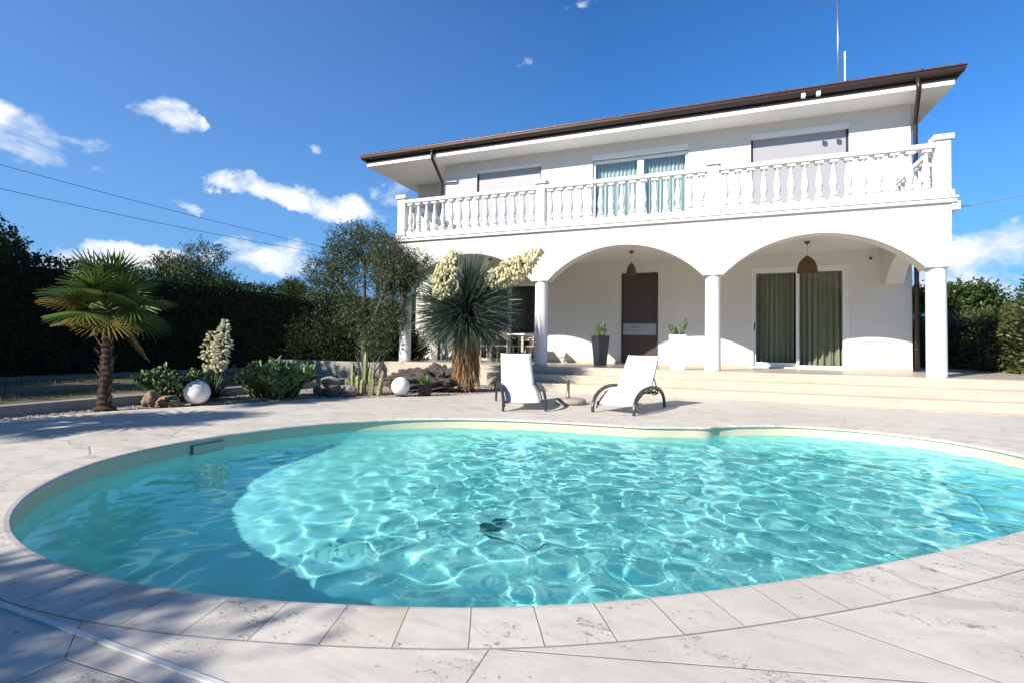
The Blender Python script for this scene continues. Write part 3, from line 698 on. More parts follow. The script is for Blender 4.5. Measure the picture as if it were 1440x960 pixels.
for xs_ in (9.50, 9.80):
    b = MB(); b.tube([(xs_,1.70,6.82),(xs_,1.62,6.78),(xs_+.03,1.58,6.72)], .012, 8); b.box(xs_-.035, xs_+.045, 1.55, 1.62, 6.70, 6.80); b.build('floodlight', M['white_frame'], villa, bevel=.01)
# ------------------------------------------------------------------ curtains (hang behind the glass)
def curtain(x0, x1, y, z0, z1, mat, label, folds=9, amp=.035, seed=0):
    rr = random.Random(seed); n = 120; ph = [rr.uniform(0, 6) for _ in range(4)]
    V = []; Fq = []
    for k, z in enumerate((z1, (z0+z1)/2, z0)):
        for i in range(n+1):
            t = i/n; fl = 1+.5*k
            V.append((x0+(x1-x0)*t+.01*k*math.sin(9*t+ph[3]), y+amp*fl*(math.sin(folds*6.28*t+ph[0])+.5*math.sin(folds*2.3*6.28*t+ph[1]))*.7, z))
    for k in range(2):
        for i in range(n): Fq.append((k*(n+1)+i, (k+1)*(n+1)+i, (k+1)*(n+1)+i+1, k*(n+1)+i+1))
    me = bpy.data.meshes.new('curtain'); me.from_pydata(V, [], Fq); me.update()
    o = link_mesh('curtain', me, mat, smooth=True); rebase(o, ((x0+x1)/2, y, z0)); return tag(o, label, 'curtain', 'curtains behind the glass doors')
curtain(8.55, 9.50, D+.30, PZ+.02, 2.98, M['curtain_olive'], 'sage green curtain behind the left leaf of the porch sliding door', 8, seed=1)
curtain(9.53, 10.56, D+.26, PZ+.02, 2.98, M['curtain_olive'], 'sage green curtain behind the right leaf of the porch sliding door, partly sunlit', 7, .045, seed=2)
curtain(4.45, 5.68, D+.28, BF+.02, 6.2, M['curtain_teal'], 'pale teal curtain behind the left pane of the balcony door', 11, seed=3)
curtain(5.78, 6.95, D+.28, BF+.02, 6.2, M['curtain_teal'], 'pale teal curtain behind the right pane of the balcony door', 11, seed=4)
curtain(1.90, 2.96, D+.28, PZ+.02, 2.78, M['curtain_dark'], 'charcoal curtain behind the dining table, seen beside the first column', 10, seed=5)
curtain(.78, 1.86, D+.28, PZ+.02, 2.78, M['curtain_dark'], 'charcoal curtain half hidden behind the spiky yucca crown', 10, seed=6)
# ------------------------------------------------------------------ pendant lamps
def pendant(x, y, zt, zb, r, label):
    t = empty('pendant_lamp', (x, y, 3.32), label, 'lamp', 'wicker pendant lamps under the porch arches')
    c = MB(); c.lathe([(.008,3.235),(.02,3.25),(.055,3.30),(.06,3.319)], x, y, 16); c.build('ceiling_cup', M['wicker'], t, smooth=True)
    c = MB(); pts = [(x+.006*math.sin(k*2.1), y, 3.236-(3.236-zt)*k/8) for k in range(9)]; c.tube(pts, .007, 6); c.build('cord', M['teak'], t)
    h = zt-zb; s = MB()
    s.lathe([(.02*r/.2,zt+.02),(.05*r/.2,zt-.03*h),(.55*r,zt-.16*h),(.80*r,zt-.38*h),(.95*r,zt-.68*h),(r,zb),(r*.97,zb),(.92*r,zt-.68*h),(.77*r,zt-.38*h),(.5*r,zt-.18*h),(.01,zt-.06*h)], x, y, 28)
    s.build('lamp_shade', M['wicker'], t, smooth=True)
pendant(5.73, 1.15, 3.01, 2.71, .125, 'small brown wicker pendant lamp hanging in front of the brown entrance door')
pendant(9.51, 1.15, 2.985, 2.63, .20, 'large brown wicker pendant lamp hanging in front of the sliding door')
pendant(1.92, 1.15, 2.99, 2.66, .15, 'wicker pendant lamp hanging behind the yucca flowers in the left arch')
# ------------------------------------------------------------------ antenna
an = empty('tv_antenna', (10.85, 5.0, 7.9), 'tall thin television antenna mast rising behind the roof edge', 'antenna')
a = MB(); a.tube([(10.85,5,7.9),(10.85,5,11.5)], .024, 8); a.build('mast', M['steel'], an, smooth=True)
a = MB(); a.tube([(11.02,5,7.9),(11.02,5,9.35)], .022, 8); a.tube([(10.85,5,9.2),(11.02,5,9.2)], .02, 6); a.build('short_pole', M['steel'], an)
a = MB(); a.tube([(10.15,4.7,10.92),(10.87,5.02,10.92)], .012, 6)
for k in range(6):
    x = 10.2+.12*k; y = 4.72+.052*k; a.tube([(x-.10,y+.2,10.92),(x+.10,y-.2,10.92)], .006, 5)
a.build('aerial', M['steel'], an)
# ------------------------------------------------------------------ pool fittings
def at_out(i): return OUT[i % n]
sk_i = min(range(n), key=lambda i: (OUT[i]-Vector((2.985,-7.86))).length)
a, b = OUT[sk_i-2], OUT[sk_i+2]; t = (b-a).normalized(); nr = Vector((t.y, -t.x))          # inwards
sp = empty('pool_skimmer', (OUT[sk_i].x, OUT[sk_i].y, -.1), 'flat skimmer flap in the left pool wall just under the coping', 'skimmer')
def wbox(mb, c, t, nr, hw, d0, d1, z0, z1):
    c = Vector(c); q = [c-t*hw+nr*d0, c+t*hw+nr*d0, c+t*hw+nr*d1, c-t*hw+nr*d1]
    mb.prism([(p.x, p.y) for p in q][::-1], 2, z0, z1)
s = MB(); wbox(s, OUT[sk_i], t, nr, .165, -.02, -.006, -.20, -.052); s.build('frame', simple('grey_skimmer_frame', (.16,.16,.13), .5), sp)
s = MB(); wbox(s, OUT[sk_i], t, nr, .152, -.005, .012, -.155, -.056); s.build('flap', simple('liner_flap', (.60,.55,.42), .5), sp, bevel=.004)
c = OUT[sk_i]-t*.36; s = MB(); wbox(s, c, t, nr, .012, -.025, -.004, -.30, -.05); o = s.build('liner_joint', M['black']); rebase(o, (c.x, c.y, -.3)); tag(o, 'dark vertical joint in the pool wall left of the skimmer flap', 'joint')
dr_ = empty('pool_drain', (5.75, -6.75, DEP-.05), 'small grey and blue drain cover with a thin hose on the pool floor', 'drain')
s = MB(); s.box(5.50,5.68,-6.70,-6.58,DEP-.05,DEP-.02); s.build('grate', M['liner_dark'], dr_, bevel=.004)
s = MB(); s.box(5.56,5.68,-6.54,-6.45,DEP-.05,DEP+.01); s.build('blue_cap', M['blue'], dr_, bevel=.015)
s = MB(); s.tube([(5.62,-6.75,DEP-.03),(5.78,-6.85,DEP-.03),(5.95,-6.82,DEP-.03),(6.1,-6.70,DEP-.03),(6.22,-6.74,DEP-.03)], .009, 8); s.build('hose', M['liner_dark'], dr_)
dr_.location += Vector((.50, -1.36, 0))
st_ = MB(); st_.box(3.0, 7.0, -10.464, -10.444, .001, .007); o = st_.build('expansion_strip', M['strip'], None, bevel=.002); rebase(o, (5,-10.454,0)); tag(o, 'thin white metal joint strip set across the stone paving in the near left corner', 'strip')

# ------------------------------------------------------------------ loungers
def lounger():
    t = empty('sun_lounger', (0,0,0), '', 'sun lounger', 'white sun loungers by the pool')
    prof = [(.10,.12),(.22,.19),(.38,.266),(.55,.312),(.70,.330),(.83,.332)]; back = [(.83,.332),(.93,.44),(1.06,.585),(1.19,.745),(1.255,.825)]
    for name, pr, hw0, hw1 in (('seat', prof, .255, .265), ('backrest', back, .272, .255)):
        s = MB(); vs = []
        for i, (a, z) in enumerate(pr):
            w = hw0+(hw1-hw0)*i/(len(pr)-1)
            for k in range(7):
                u = k/3-1; sag = .010*(1-u*u); vs += [(u*w, a, z-sag)]
        top = len(vs); vs += [(x, y+.003, z-.006) for x, y, z in vs]
        m_ = len(pr); fs = []
        for i in range(m_-1):
            for k in range(6): fs += [(i*7+k, i*7+k+1, (i+1)*7+k+1, (i+1)*7+k), (top+(i+1)*7+k, top+(i+1)*7+k+1, top+i*7+k+1, top+i*7+k)]
            fs += [(i*7, (i+1)*7, top+(i+1)*7, top+i*7), (i*7+6, top+i*7+6, top+(i+1)*7+6, (i+1)*7+6)]
        fs += [tuple(range(7))[::-1][:0] or (0, top, top+6, 6), ((m_-1)*7, (m_-1)*7+6, top+(m_-1)*7+6, top+(m_-1)*7)]
        s.add(vs, fs[:-2]); s.build(name, M['sling'], t, smooth=True)
        for sx in (-1, 1):      # tube along each edge of the sling
            s = MB(); dy, dz_ = (0, -.022) if name == 'seat' else (.020, -.012)
            s.tube([(sx*((hw0+(hw1-hw0)*i/(len(pr)-1))-.008), a+dy, z+dz_) for i, (a, z) in enumerate(pr)], .010, 8); s.build(name+'_rail', M['anthracite'], t, smooth=True)
    for sx in (-1, 1):          # curved side legs: flat bands
        s = MB(); pts = []
        for k in range(25):
            u = k/24; ang = math.pi*(1-u); a = .69-.69*math.cos(math.pi*u); z = .352*math.sin(math.pi*u)**.72
            pts.append(Vector((0, a, z)))
        vs = []; w = .018; th = .024
        for i, p in enumerate(pts):
            tg = (pts[min(i+1,24)]-pts[max(i-1,0)]).normalized(); nn_ = Vector((0, -tg.z, tg.y)); xc = sx*.315
            vs += [(xc-w, *(p+nn_*th)[1:]), (xc+w, *(p+nn_*th)[1:]), (xc+w, *(p-nn_*th)[1:]), (xc-w, *(p-nn_*th)[1:])]
        fs = [(i*4+k, i*4+(k+1) % 4, (i+1)*4+(k+1) % 4, (i+1)*4+k) for i in range(24) for k in range(4)]+[(3,2,1,0),(96,97,98,99)]
        s.add(vs, fs); s.build('side_leg', M['anthracite'], t, bevel=.006)
        s = MB(); s.tube([(sx*.285, .07, .06),(sx*.285,.24,.19),(sx*.285,.46,.275),(sx*.285,.75,.30),(sx*.285,.98,.27)], .011, 8)
        for a, z in ((.16,.13),(.42,.262),(.80,.298)): s.tube([(sx*.262,a,z),(sx*.315,a,z+.01)], .011, 6)
        s.build('inner_rail', M['anthracite'], t, smooth=True)
    for a, z in ((.145,.115),(.72,.262),(1.10,.24)):
        s = MB(); s.tube([(-.31,a,z),(.31,a,z)], .013, 8); s.build('crossbar', M['anthracite'], t)
    for sx in (-1, 1):
        s = MB(); s.tube([(sx*.262,.99,.50),(sx*.27,1.12,.33),(sx*.27,1.06,.245)], .010, 6)
        s.tube([(sx*.27,.83,.285),(sx*.27,.95,.22),(sx*.27,1.10,.215),(sx*.27,1.18,.26),(sx*.27,1.10,.30),(sx*.27,.95,.31)], .010, 6)
        s.build('reclining_bracket', M['anthracite'], t, smooth=True)
    s = MB(); s.tube([(-.25,1.262,.818),(.25,1.262,.818)], .010, 8); s.build('top_bar', M['anthracite'], t)
    return t
l1 = lounger(); l2 = copy_tree(l1)
for l, fl, fr, lab in ((l1, (4.78,-4.62), (5.33,-4.33), 'white mesh sun lounger with dark curved legs, left of the metal post'), (l2, (5.98,-4.07), (6.58,-4.20), 'white mesh sun lounger with dark curved legs right of the metal post, facing left')):
    a, b = Vector(fl), Vector(fr); mid = (a+b)/2; l.location = (mid.x, mid.y, .003); d = b-a; l.rotation_euler.z = math.atan2(d.y, d.x); l['label'] = lab
# parasol post on a pebble disc
pb = empty('parasol_stand', (5.41,-3.27,0), 'short grey metal post on a round pebble base between the loungers', 'parasol stand')
s = MB(); s.lathe([(.20,.002),(.245,.02),(.252,.05),(.24,.08),(.20,.095),(.05,.10)], 5.41, -3.2, 36); s.build('base', M['pebble_conc'], pb, smooth=True)
s = MB(); s.lathe([(.03,.098),(.03,.13),(.025,.135),(.025,.375),(.03,.38),(.03,.40),(.012,.405)], 5.36, -3.2, 16); s.build('post', M['pole'], pb, smooth=True)
s = MB(); s.prism([(3.45,-1.32),(3.92,-1.32),(3.92,-1.105),(3.45,-1.105)], 2, .001, .16); o = s.build('low_box', simple('dark_brown_box', (.07,.055,.045), .7), None, bevel=.01); rebase(o, (3.7,-1.2,0)); tag(o, 'low dark brown box against the bottom step behind the left lounger', 'box')
# ------------------------------------------------------------------ dining set in the left arch
tb = empty('dining_table', (2.6,1.55,PZ), 'white topped dining table on wooden legs in the left porch arch', 'table')
s = MB(); s.box(1.55,2.95,1.15,1.95,1.235,1.275); s.build('tabletop', M['white_top'], tb, bevel=.006)
for x in (1.63,2.87):
    for y in (1.23,1.87):
        s = MB(); s.box(x-.03,x+.03,y-.03,y+.03,PZ+.001,1.234); s.build('leg', M['teak'], tb, bevel=.004)
def chair():
    t = empty('dining_chair', (0,0,0), '', 'chair', 'woven chairs round the dining table')
    s = MB(); s.box(-.23,.23,-.22,.22,.43,.46); s.build('seat', M['rope'], t, bevel=.012)
    for sx in (-1,1):
        s = MB(); s.tube([(sx*.25,-.23,.001),(sx*.215,-.20,.44)], .014, 8); s.build('leg', M['teak'], t, smooth=True)
        s = MB(); s.tube([(sx*.25,.25,.001),(sx*.22,.21,.44),(sx*.235,.25,.70),(sx*.22,.29,.84)], .014, 8); s.build('leg', M['teak'], t, smooth=True)
    s = MB(); s.tube([(-.235,-.21,.66),(-.27,.02,.665),(-.235,.25,.70)], .012, 8); s.build('armrest', M['teak'], t, smooth=True)
    s = MB(); s.tube([(.235,-.21,.66),(.27,.02,.665),(.235,.25,.70)], .012, 8); s.build('armrest', M['teak'], t, smooth=True)
    s = MB()
    for k in range(9):
        z = .62+.026*k; s.tube([(-.232,.235+.005*k,z),(0,.275+.005*k,z-.006),(.232,.235+.005*k,z)], .012, 6)
    s.build('backrest', simple('white_rope', (.66,.64,.60), .8, var=.1, scale=30), t, smooth=True)
    return t
ch = chair()
for i, (x, y, rz, lab) in enumerate(((2.50,.72,math.pi,'woven white backed dining chair with its back to the pool, beside the yucca trunk'), (3.02,1.55,-math.pi/2+.2,'woven white dining chair at the end of the table next to the first column'), (1.9,.66,math.pi+.2,'woven dining chair half hidden behind the dry yucca skirt'), (2.5,2.28,0,'woven dining chair on the far side of the table by the dark glass door'))):
    c = ch if i == 0 else copy_tree(ch); c.location = (x, y, PZ); c.rotation_euler.z = rz; c['label'] = lab

# ------------------------------------------------------------------ plants: opuntia pads
def pad_mesh(c, d, nrm_, L, Wd, T, m=10, k=7):
    "flattened ellipsoid pad from base c along d"
    d = d.normalized(); nn_ = (nrm_-d*nrm_.dot(d)).normalized(); sd = d.cross(nn_); vs = []
    for i in range(k+1):
        a = math.pi*i/k; h = L*(1-math.cos(a))/2; r = math.sin(a)**.8
        prof_ = r*(.75+.25*(i/k))
        for j in range(m):
            b = 2*math.pi*j/m; p = c+d*h+sd*(math.cos(b)*Wd/2*prof_)+nn_*(math.sin(b)*T/2*prof_+.02*L*math.sin(a)); vs.append(tuple(p))
    return vs, [(i*m+j, i*m+(j+1) % m, (i+1)*m+(j+1) % m, (i+1)*m+j) for i in range(k) for j in range(m)]
def opuntia(name, loc, rx, ry, hgt, L, Wd, base_n, label, mats, seed, levels=3, T=.16, cat='cactus', parent_h=0):
    rr = random.Random(seed); mb = MB()
    def grow(c, d, l, lev):
        nv = Vector((rr.gauss(0,1), rr.gauss(0,1)-.6, rr.gauss(0,.25)))
        vs, fs = pad_mesh(c, d, nv, l, l*Wd, l*T); mb.add(vs, fs)
        if lev <= 0: return
        tip = c+d*l
        for q in range(rr.choice((1,2,2,3))):
            nd = (d+Vector((rr.gauss(0,.6), rr.gauss(0,.6), rr.uniform(-.1,.5)))).normalized()
            if nd.z < .1: nd.z = .2; nd.normalize()
            st = c+d*l*rr.uniform(.75,.97)
            if st.z-loc[2] < hgt*.95: grow(st, nd, l*rr.uniform(.75,1.02), lev-1)
    for i in range(base_n):
        a = rr.uniform(0, 6.28); q = math.sqrt(rr.uniform(0,1))
        b = Vector((loc[0]+math.cos(a)*q*rx*.75, loc[1]+math.sin(a)*q*ry*.75, loc[2]-.01))
        d = Vector((math.cos(a)*q*.75, math.sin(a)*q*.75, 1)).normalized(); grow(b, d, L*rr.uniform(.8,1.15), levels)
    o = mb.build(name, mats, None, smooth=True); rebase(o, loc); return tag(o, label, cat)
fo_pad = foliage('cactus_pad_green', [(.05,.09,.022), (.08,.14,.035), (.115,.18,.05), (.14,.20,.06)], 0, .45, .5)
fo_pad2 = foliage('cactus_pad_deep_green', [(.03,.062,.02), (.05,.10,.03), (.10,.165,.06)], 0, .45, .5)
opuntia('prickly_pear', (.60,-4.85,0), .46, .40, .80, .17, .46, 46, 'wide dense prickly pear clump in the gravel bed left of the rock pile', fo_pad, 11, levels=4)
opuntia('prickly_pear', (-.26,-6.1,.02), .28, .26, .62, .15, .56, 30, 'small rounded prickly pear behind the two tan rocks and the left globe', fo_pad2, 12, levels=4)
def planter(x, y, rot, h, wb, wt, mat, label):
    t = empty('planter', (0,0,0), label, 'planter'); s = MB(); r_ = wt/2-.028
    vs = []
    for w_, z in ((wb/2,0.001),(wt/2,h),(r_,h),(r_-.01,h-.09)): vs += [(-w_,-w_,z),(w_,-w_,z),(w_,w_,z),(-w_,w_,z)]
    fs = [(3,2,1,0)]+[(k*4+i, k*4+(i+1) % 4, (k+1)*4+(i+1) % 4, (k+1)*4+i) for k in range(3) for i in range(4)]; s.add(vs, fs)
    s.build('pot', mat, t, bevel=.006); s = MB(); s.box(-r_+.012, r_-.012, -r_+.012, r_-.012, h-.10, h-.05); s.build('soil', M['lava'], t)
    t.location = (x, y, PZ); t.rotation_euler.z = rot; return t
planter(5.0, 1.05, R(47), .735, .225, .33, M['charcoal_pot'], 'tall tapered charcoal planter on the porch left of the entrance door')
planter(6.90, -.02, R(3), .735, .27, .36, M['white_pot'], 'tall tapered white planter on the porch between the entrance door and middle column')
def pot_cactus(x, y, z, seed, label, hh):
    rr = random.Random(seed); mb = MB()
    for i in range(8):
        a = i*.8+rr.uniform(0,.5); c = Vector((x+.05*math.cos(a), y+.05*math.sin(a), z)); d = Vector((math.cos(a)*rr.uniform(.2,.75), math.sin(a)*rr.uniform(.1,.4), 1)).normalized()
        l = rr.uniform(.10,.17)*hh/.3
        for q in range(rr.choice((2,3,3))):
            vs, fs = pad_mesh(c, d, Vector((rr.gauss(0,1), -1, 0)), l, l*.42, l*.14); mb.add(vs, fs)
            c = c+d*l*.93; d = (d+Vector((rr.gauss(0,.28), rr.gauss(0,.2), .5))).normalized(); l *= rr.uniform(.72,.95)
    o = mb.build('potted_cactus', fo_pad2, None, smooth=True); rebase(o, (x, y, z)); tag(o, label, 'cactus', 'slim prickly pears in porch planters')
pot_cactus(5.0, 1.05, PZ+.67, 3, 'slim dark prickly pear growing in the charcoal planter', .30); pot_cactus(6.90, -.02, PZ+.67, 9, 'slim green prickly pear growing in the white planter', .38)
# columnar cactus clump
cc = MB(); rr = random.Random(5)
for i, (dx, dy, h, tl_) in enumerate(((0,0,.80,.03),(-.26,.02,.58,-.05),(-.17,-.08,.40,-.06),(.10,.05,.52,.08),(.17,-.03,.62,.10),(.30,.08,.46,.16),(-.06,-.1,.36,0),(.06,-.12,.30,.06),(-.32,-.04,.28,-.12),(.24,-.1,.30,.12),(-.22,.1,.48,-.02),(.36,-.02,.34,.2))):
    x, y = 1.42+dx, -3.50+dy; r0 = .042; ms = 10; vs = []; K = 12
    for k in range(K+1):
        z = h*k/K; rad = r0*(1 if k < K-1 else (.75 if k == K-1 else .15))*(1+.07*math.sin(k*2.2+i))
        for j in range(ms): q = rad*(1.18 if j % 2 else .82); a = 2*math.pi*j/ms+i; vs.append((x+tl_*z+q*math.cos(a), y+q*math.sin(a), z))
    cc.add(vs, [(k*ms+j, k*ms+(j+1) % ms, (k+1)*ms+(j+1) % ms, (k+1)*ms+j) for k in range(K) for j in range(ms)]+[tuple(K*ms+j for j in range(ms))])
    for b_ in range(26):      # spine tufts
        z = rr.uniform(.05, .98)*h; a = rr.uniform(0, 6.28); p = Vector((x+tl_*z+r0*1.1*math.cos(a), y+r0*1.1*math.sin(a), z))
        cc.add([p+Vector((0,0,.006)), p-Vector((0,0,.006)), p+Vector((math.cos(a)*.028, math.sin(a)*.028, .012))], [(0,1,2)])
o = cc.build('column_cactus', simple('greyish_cactus_skin', (.16,.20,.085), .6, c2=(.34,.33,.18), scale=26, bmp=.4, bscale=60)); rebase(o, (1.42,-3.5,0)); tag(o, 'clump of upright column cacti with pale spines between the rock pile and right globe', 'cactus')
# globes
for x, y, r_, lab in ((.44,-6.14,.178,'white globe lamp left, touching the tan rock'), (2.25,-3.50,.170,'white globe lamp right, in front of the dark lava boulder')):
    t = empty('globe_lamp', (x,y,0), lab, 'globe lamp', 'white garden globe lamps'); s = MB()
    s.lathe([(r_*math.sin(math.pi*k/24)+.0005, r_+.012-r_*math.cos(math.pi*k/24)) for k in range(25)], x, y, 40); s.build('globe', M['globe'], t, smooth=True)
    s = MB(); s.lathe([(.075,.001),(.075,.022),(.06,.03)], x, y, 20); s.build('base', M['black'], t)
# rocks
def rock(x, y, z, sx, sy, sz, mat, label, seed, amp=.22, freq=2.2, pits=0, group=None, sub=4, name='rock'):
    bm = bmesh.new(); bmesh.ops.create_icosphere(bm, subdivisions=sub, radius=1); off = Vector((seed*7.3, seed*3.1, seed*5.7))
    for v in bm.verts:
        d = v.co.copy(); f = 1+amp*(noise.fractal(d*freq*.6+off, 1, 2, 4)*.9)
        if pits: f -= pits*max(0, noise.noise(d*5.2+off)-.10)+pits*.5*max(0, noise.noise(d*11+off)-.1)
        c = d*f; v.co = Vector((c.x*sx, c.y*sy, max(c.z, -.55)*sz))
    me = bpy.data.meshes.new(name); bm.to_mesh(me); bm.free(); zmin = min(v.co.z for v in me.vertices)
    for v in me.vertices: v.co.z -= zmin
    o = link_mesh(name, me, mat, smooth=True); o.location = (x, y, z); return tag(o, label, 'rock', group)
rock(-.02,-6.50,-.01,.115,.12,.155,M['gold_rock'],'tall porous tan rock at the foot of the small prickly pear, left of its twin',1,.4,2,.5,'porous tan rocks')
rock(.23,-6.42,-.01,.20,.14,.105,M['gold_rock'],'wide porous tan rock touching the left white globe',2,.35,2.2,.55,'porous tan rocks')
rock(.88,-3.98,0,.17,.16,.13,M['grey_rock'],'grey brown rock at the bottom left of the rock pile',3,.3,1.6,group='grey brown rocks in the bed')
rock(1.17,-4.05,0,.16,.15,.145,M['gold_rock'],'warm tan rock in the middle of the rock pile',4,.3,1.5,group='grey brown rocks in the bed')
rock(1.42,-3.92,0,.13,.13,.135,M['grey_rock'],'grey rock at the right end of the rock pile beside the column cactus',5,.3,1.6,group='grey brown rocks in the bed')
rock(.98,-3.95,.15,.22,.15,.12,M['grey_rock'],'long grey brown rock on top of the rock pile',6,.3,1.4,group='grey brown rocks in the bed')
rock(1.95,-2.35,0,.62,.34,.27,M['lava'],'big rugged dark lava boulder behind the right white globe',7,.75,2.6,.6,sub=5,name='boulder')
rock(2.35,-2.0,.10,.40,.26,.26,M['lava'],'smaller dark lava boulder leaning behind the big one',8,.75,2.6,.6,sub=5,name='boulder')
# small potted plant
pp = empty('plant_pot', (2.60,-3.22,0), 'round black plastic pot beside the right white globe', 'pot'); s = MB()
s.lathe([(.11,.001),(.14,.215),(.147,.215),(.147,.235),(.135,.236),(.128,.19),(.02,.185)], 2.60, -3.22, 28); s.build('pot', M['black_pot'], pp, smooth=True)
def rosette(P0, nb, L, Wd, spread, mat, name, label, cat, seed, droop=.35, zmin=.15, group=None):
    rng = np.random.default_rng(seed); Vs = []; Fs = []
    for i in range(nb):
        a = rng.uniform(0, 6.28); el = rng.uniform(zmin, 1.45); l = L*rng.uniform(.7, 1.1); d = Vector((math.cos(a)*math.cos(el), math.sin(a)*math.cos(el), math.sin(el)))
        base = Vector(P0)+Vector((math.cos(a), math.sin(a), 0))*spread*rng.uniform(.2, 1); s_ = d.cross(Vector((0,0,1))).normalized(); K = 4; ref = len(Vs)
        for k in range(K+1):
            t = k/K; p = base+d*l*t-Vector((0,0,1))*droop*l*t*t*(.3+.7*math.cos(el)); w_ = Wd*(.55+.9*t-1.45*t*t if k < K else .02)
            nn_ = s_.cross(d); Vs += [tuple(p-s_*w_/2+nn_*w_*.18), tuple(p), tuple(p+s_*w_/2+nn_*w_*.18)]
        for k in range(K):
            for j in range(2): Fs.append((ref+k*3+j, ref+k*3+j+1, ref+(k+1)*3+j+1, ref+(k+1)*3+j))
    o = np_mesh(name, np.array(Vs), np.array(Fs), mat, smooth=True)
    if label: rebase(o, P0); tag(o, label, cat, group)
    return o
rosette((2.60,-3.22,.19), 60, .26, .03, .07, foliage('fresh_green_leaf', [(.05,.13,.02),(.10,.22,.04),(.16,.28,.06)], .25), 'potted_plant', 'bright green strappy plant in the round black pot', 'plant', 21, .3, .5)
# flowering yucca in the bed
fo_yuc = foliage('dark_yucca_leaf', [(.022,.045,.018),(.04,.07,.028),(.075,.105,.04)], .12)
fl_cream = foliage('cream_petals', [(.74,.68,.38),(.82,.78,.52),(.86,.83,.64)], .3, .6, .2)
fl_white = foliage('ivory_petals', [(.55,.55,.34),(.72,.71,.52),(.80,.79,.66)], .3, .6, .2)
fy = empty('flowering_yucca', (-.15,-5.42,0), 'small yucca with two ivory flower spikes beside the left white globe', 'plant')
o = rosette((-.15,-5.42,.02), 110, .60, .04, .06, fo_yuc, 'leaves', None, None, 22, .3, .12); o.data.transform(Matrix.Translation((.15,5.42,0))); o.parent = fy
def bells(path, rad, nb, size, mat, seed, name, parent, droop=.8):
    "bell flowers round a stem path: each a ring of petals hanging down"
    rng = np.random.default_rng(seed); path = [Vector(p) for p in path]; Vs = []; Fs = []; stem = MB(); stem.tube(path, [.014-.010*i/(len(path)-1) for i in range(len(path))], 6)
    for i in range(nb):
        t = rng.uniform(.0, 1); q = t*(len(path)-1); k = min(int(q), len(path)-2); c = path[k].lerp(path[k+1], q-k)
        prof_ = rad*(math.sin(math.pi*min(1, .18+.82*t))**.75 if t > .2 else .55+.45*t/.2)*.98+.015; a = Vector(rdirs(1)[0]); ax = (path[k+1]-path[k]).normalized(); a = (a-ax*a.dot(ax)).normalized()
        rr_ = prof_*math.sqrt(rng.uniform(.12, 1)); p = c+a*rr_; d = (a*.55+Vector((0,0,-droop))+Vector(rng.normal(size=3))*.22).normalized(); sz = size*rng.uniform(.65, 1.1)*(1-.45*max(0, t-.6))
        e1 = d.orthogonal().normalized(); e2 = d.cross(e1); tip = p; ref = len(Vs); mP = 5
        Vs.append(tuple(p-d*sz*.15))
        for ring_, (dd, r_) in enumerate(((.30, .34), (.85, .40), (1.45, .10))):
            for j in range(mP): b_ = 6.28*j/mP+ring_*.0; Vs.append(tuple(p+d*sz*dd+(e1*math.cos(b_)+e2*math.sin(b_))*sz*r_*(1.15 if j % 2 else .85)))
        for j in range(mP):
            j2 = (j+1) % mP; Fs.append((ref, ref+1+j2, ref+1+j, ref+1+j)); Fs.append((ref+1+j, ref+1+j2, ref+6+j2, ref+6+j)); Fs.append((ref+6+j, ref+6+j2, ref+11+j2, ref+11+j))
        if i % 3 == 0: stem.tube([c-a*.002, p], .004, 4)
    me = bpy.data.meshes.new(name); me.from_pydata(Vs, [], [f if len(set(f)) == 4 else f[:3] for f in Fs]); me.update()
    o = link_mesh(name, me, mat, parent); s_ = stem.build('flower_stem', M['stem'], parent, smooth=True); return o
bells([(-.20,-5.42,.46),(-.30,-5.40,.62),(-.35,-5.38,.85),(-.27,-5.36,1.12)], .095, 110, .05, fl_white, 31, 'flower_spike', fy, .15)
bells([(-.08,-5.42,.50),(.02,-5.42,.72),(.06,-5.42,.98),(.08,-5.42,1.30)], .105, 240, .05, fl_white, 32, 'flower_spike', fy, .15)
s = MB(); s.tube([(-.15,-5.42,.05),(-.20,-5.42,.47)], .014, 6); s.tube([(-.15,-5.42,.05),(-.08,-5.42,.51)], .014, 6); s.build('flower_stem', M['stem'], fy)
# grey agave-like spikes behind the prickly pear, and a low one on the wall
rosette((.0,-1.6,.0), 70, .95, .05, .1, foliage('grey_green_spike', [(.05,.075,.06),(.09,.12,.10)], .1), 'spiky_agave', 'dim grey green spiky plant in the shade behind the rock pile', 'plant', 23, .2, .3)
# ------------------------------------------------------------------ big yucca
by = empty('tall_yucca', (2.86,-2.05,0), 'tall yucca with shaggy brown trunk, round blue green crown and cream flower spikes', 'yucca')
TX, TY = 2.86, -2.05
s = MB(); s.lathe([(.17,-.01),(.15,.10),(.135,.3),(.13,.8),(.14,1.2),(.16,1.55)], TX, TY, 20); s.build('trunk', M['palm_trunk'], by, smooth=True)
rng = np.random.default_rng(41)
def blades(nb, base_f, dir_f, L, w0, droop, mat, name, K=3):
    Vs = np.zeros((nb, (K+1)*2, 3)); 
    for i in range(nb):
        p = base_f(i); d = dir_f(i).normalized(); l = L*rng.uniform(.82, 1.06); s_ = d.cross(Vector(rdirs(1)[0])).normalized()
        for k in range(K+1):
            t = k/K; q = p+d*l*t-Vector((0,0,droop*l*t*t)); w_ = w0*(1-.92*t**1.5)/2; Vs[i, 2*k] = q+s_*w_; Vs[i, 2*k+1] = q-s_*w_
    F_ = np.array([[2*k, 2*k+1, 2*k+3, 2*k+2] for k in range(K)]); Fa = (F_[None]+np.arange(nb)[:,None,None]*(K+1)*2).reshape(-1,4)
    return np_mesh(name, Vs.reshape(-1,3), Fa, mat, by)
YC = Vector((TX, TY, 1.70))
DIRS = [d for d in rdirs(6000) if d[2] > -.80 or rng.random() < .1][:3600]
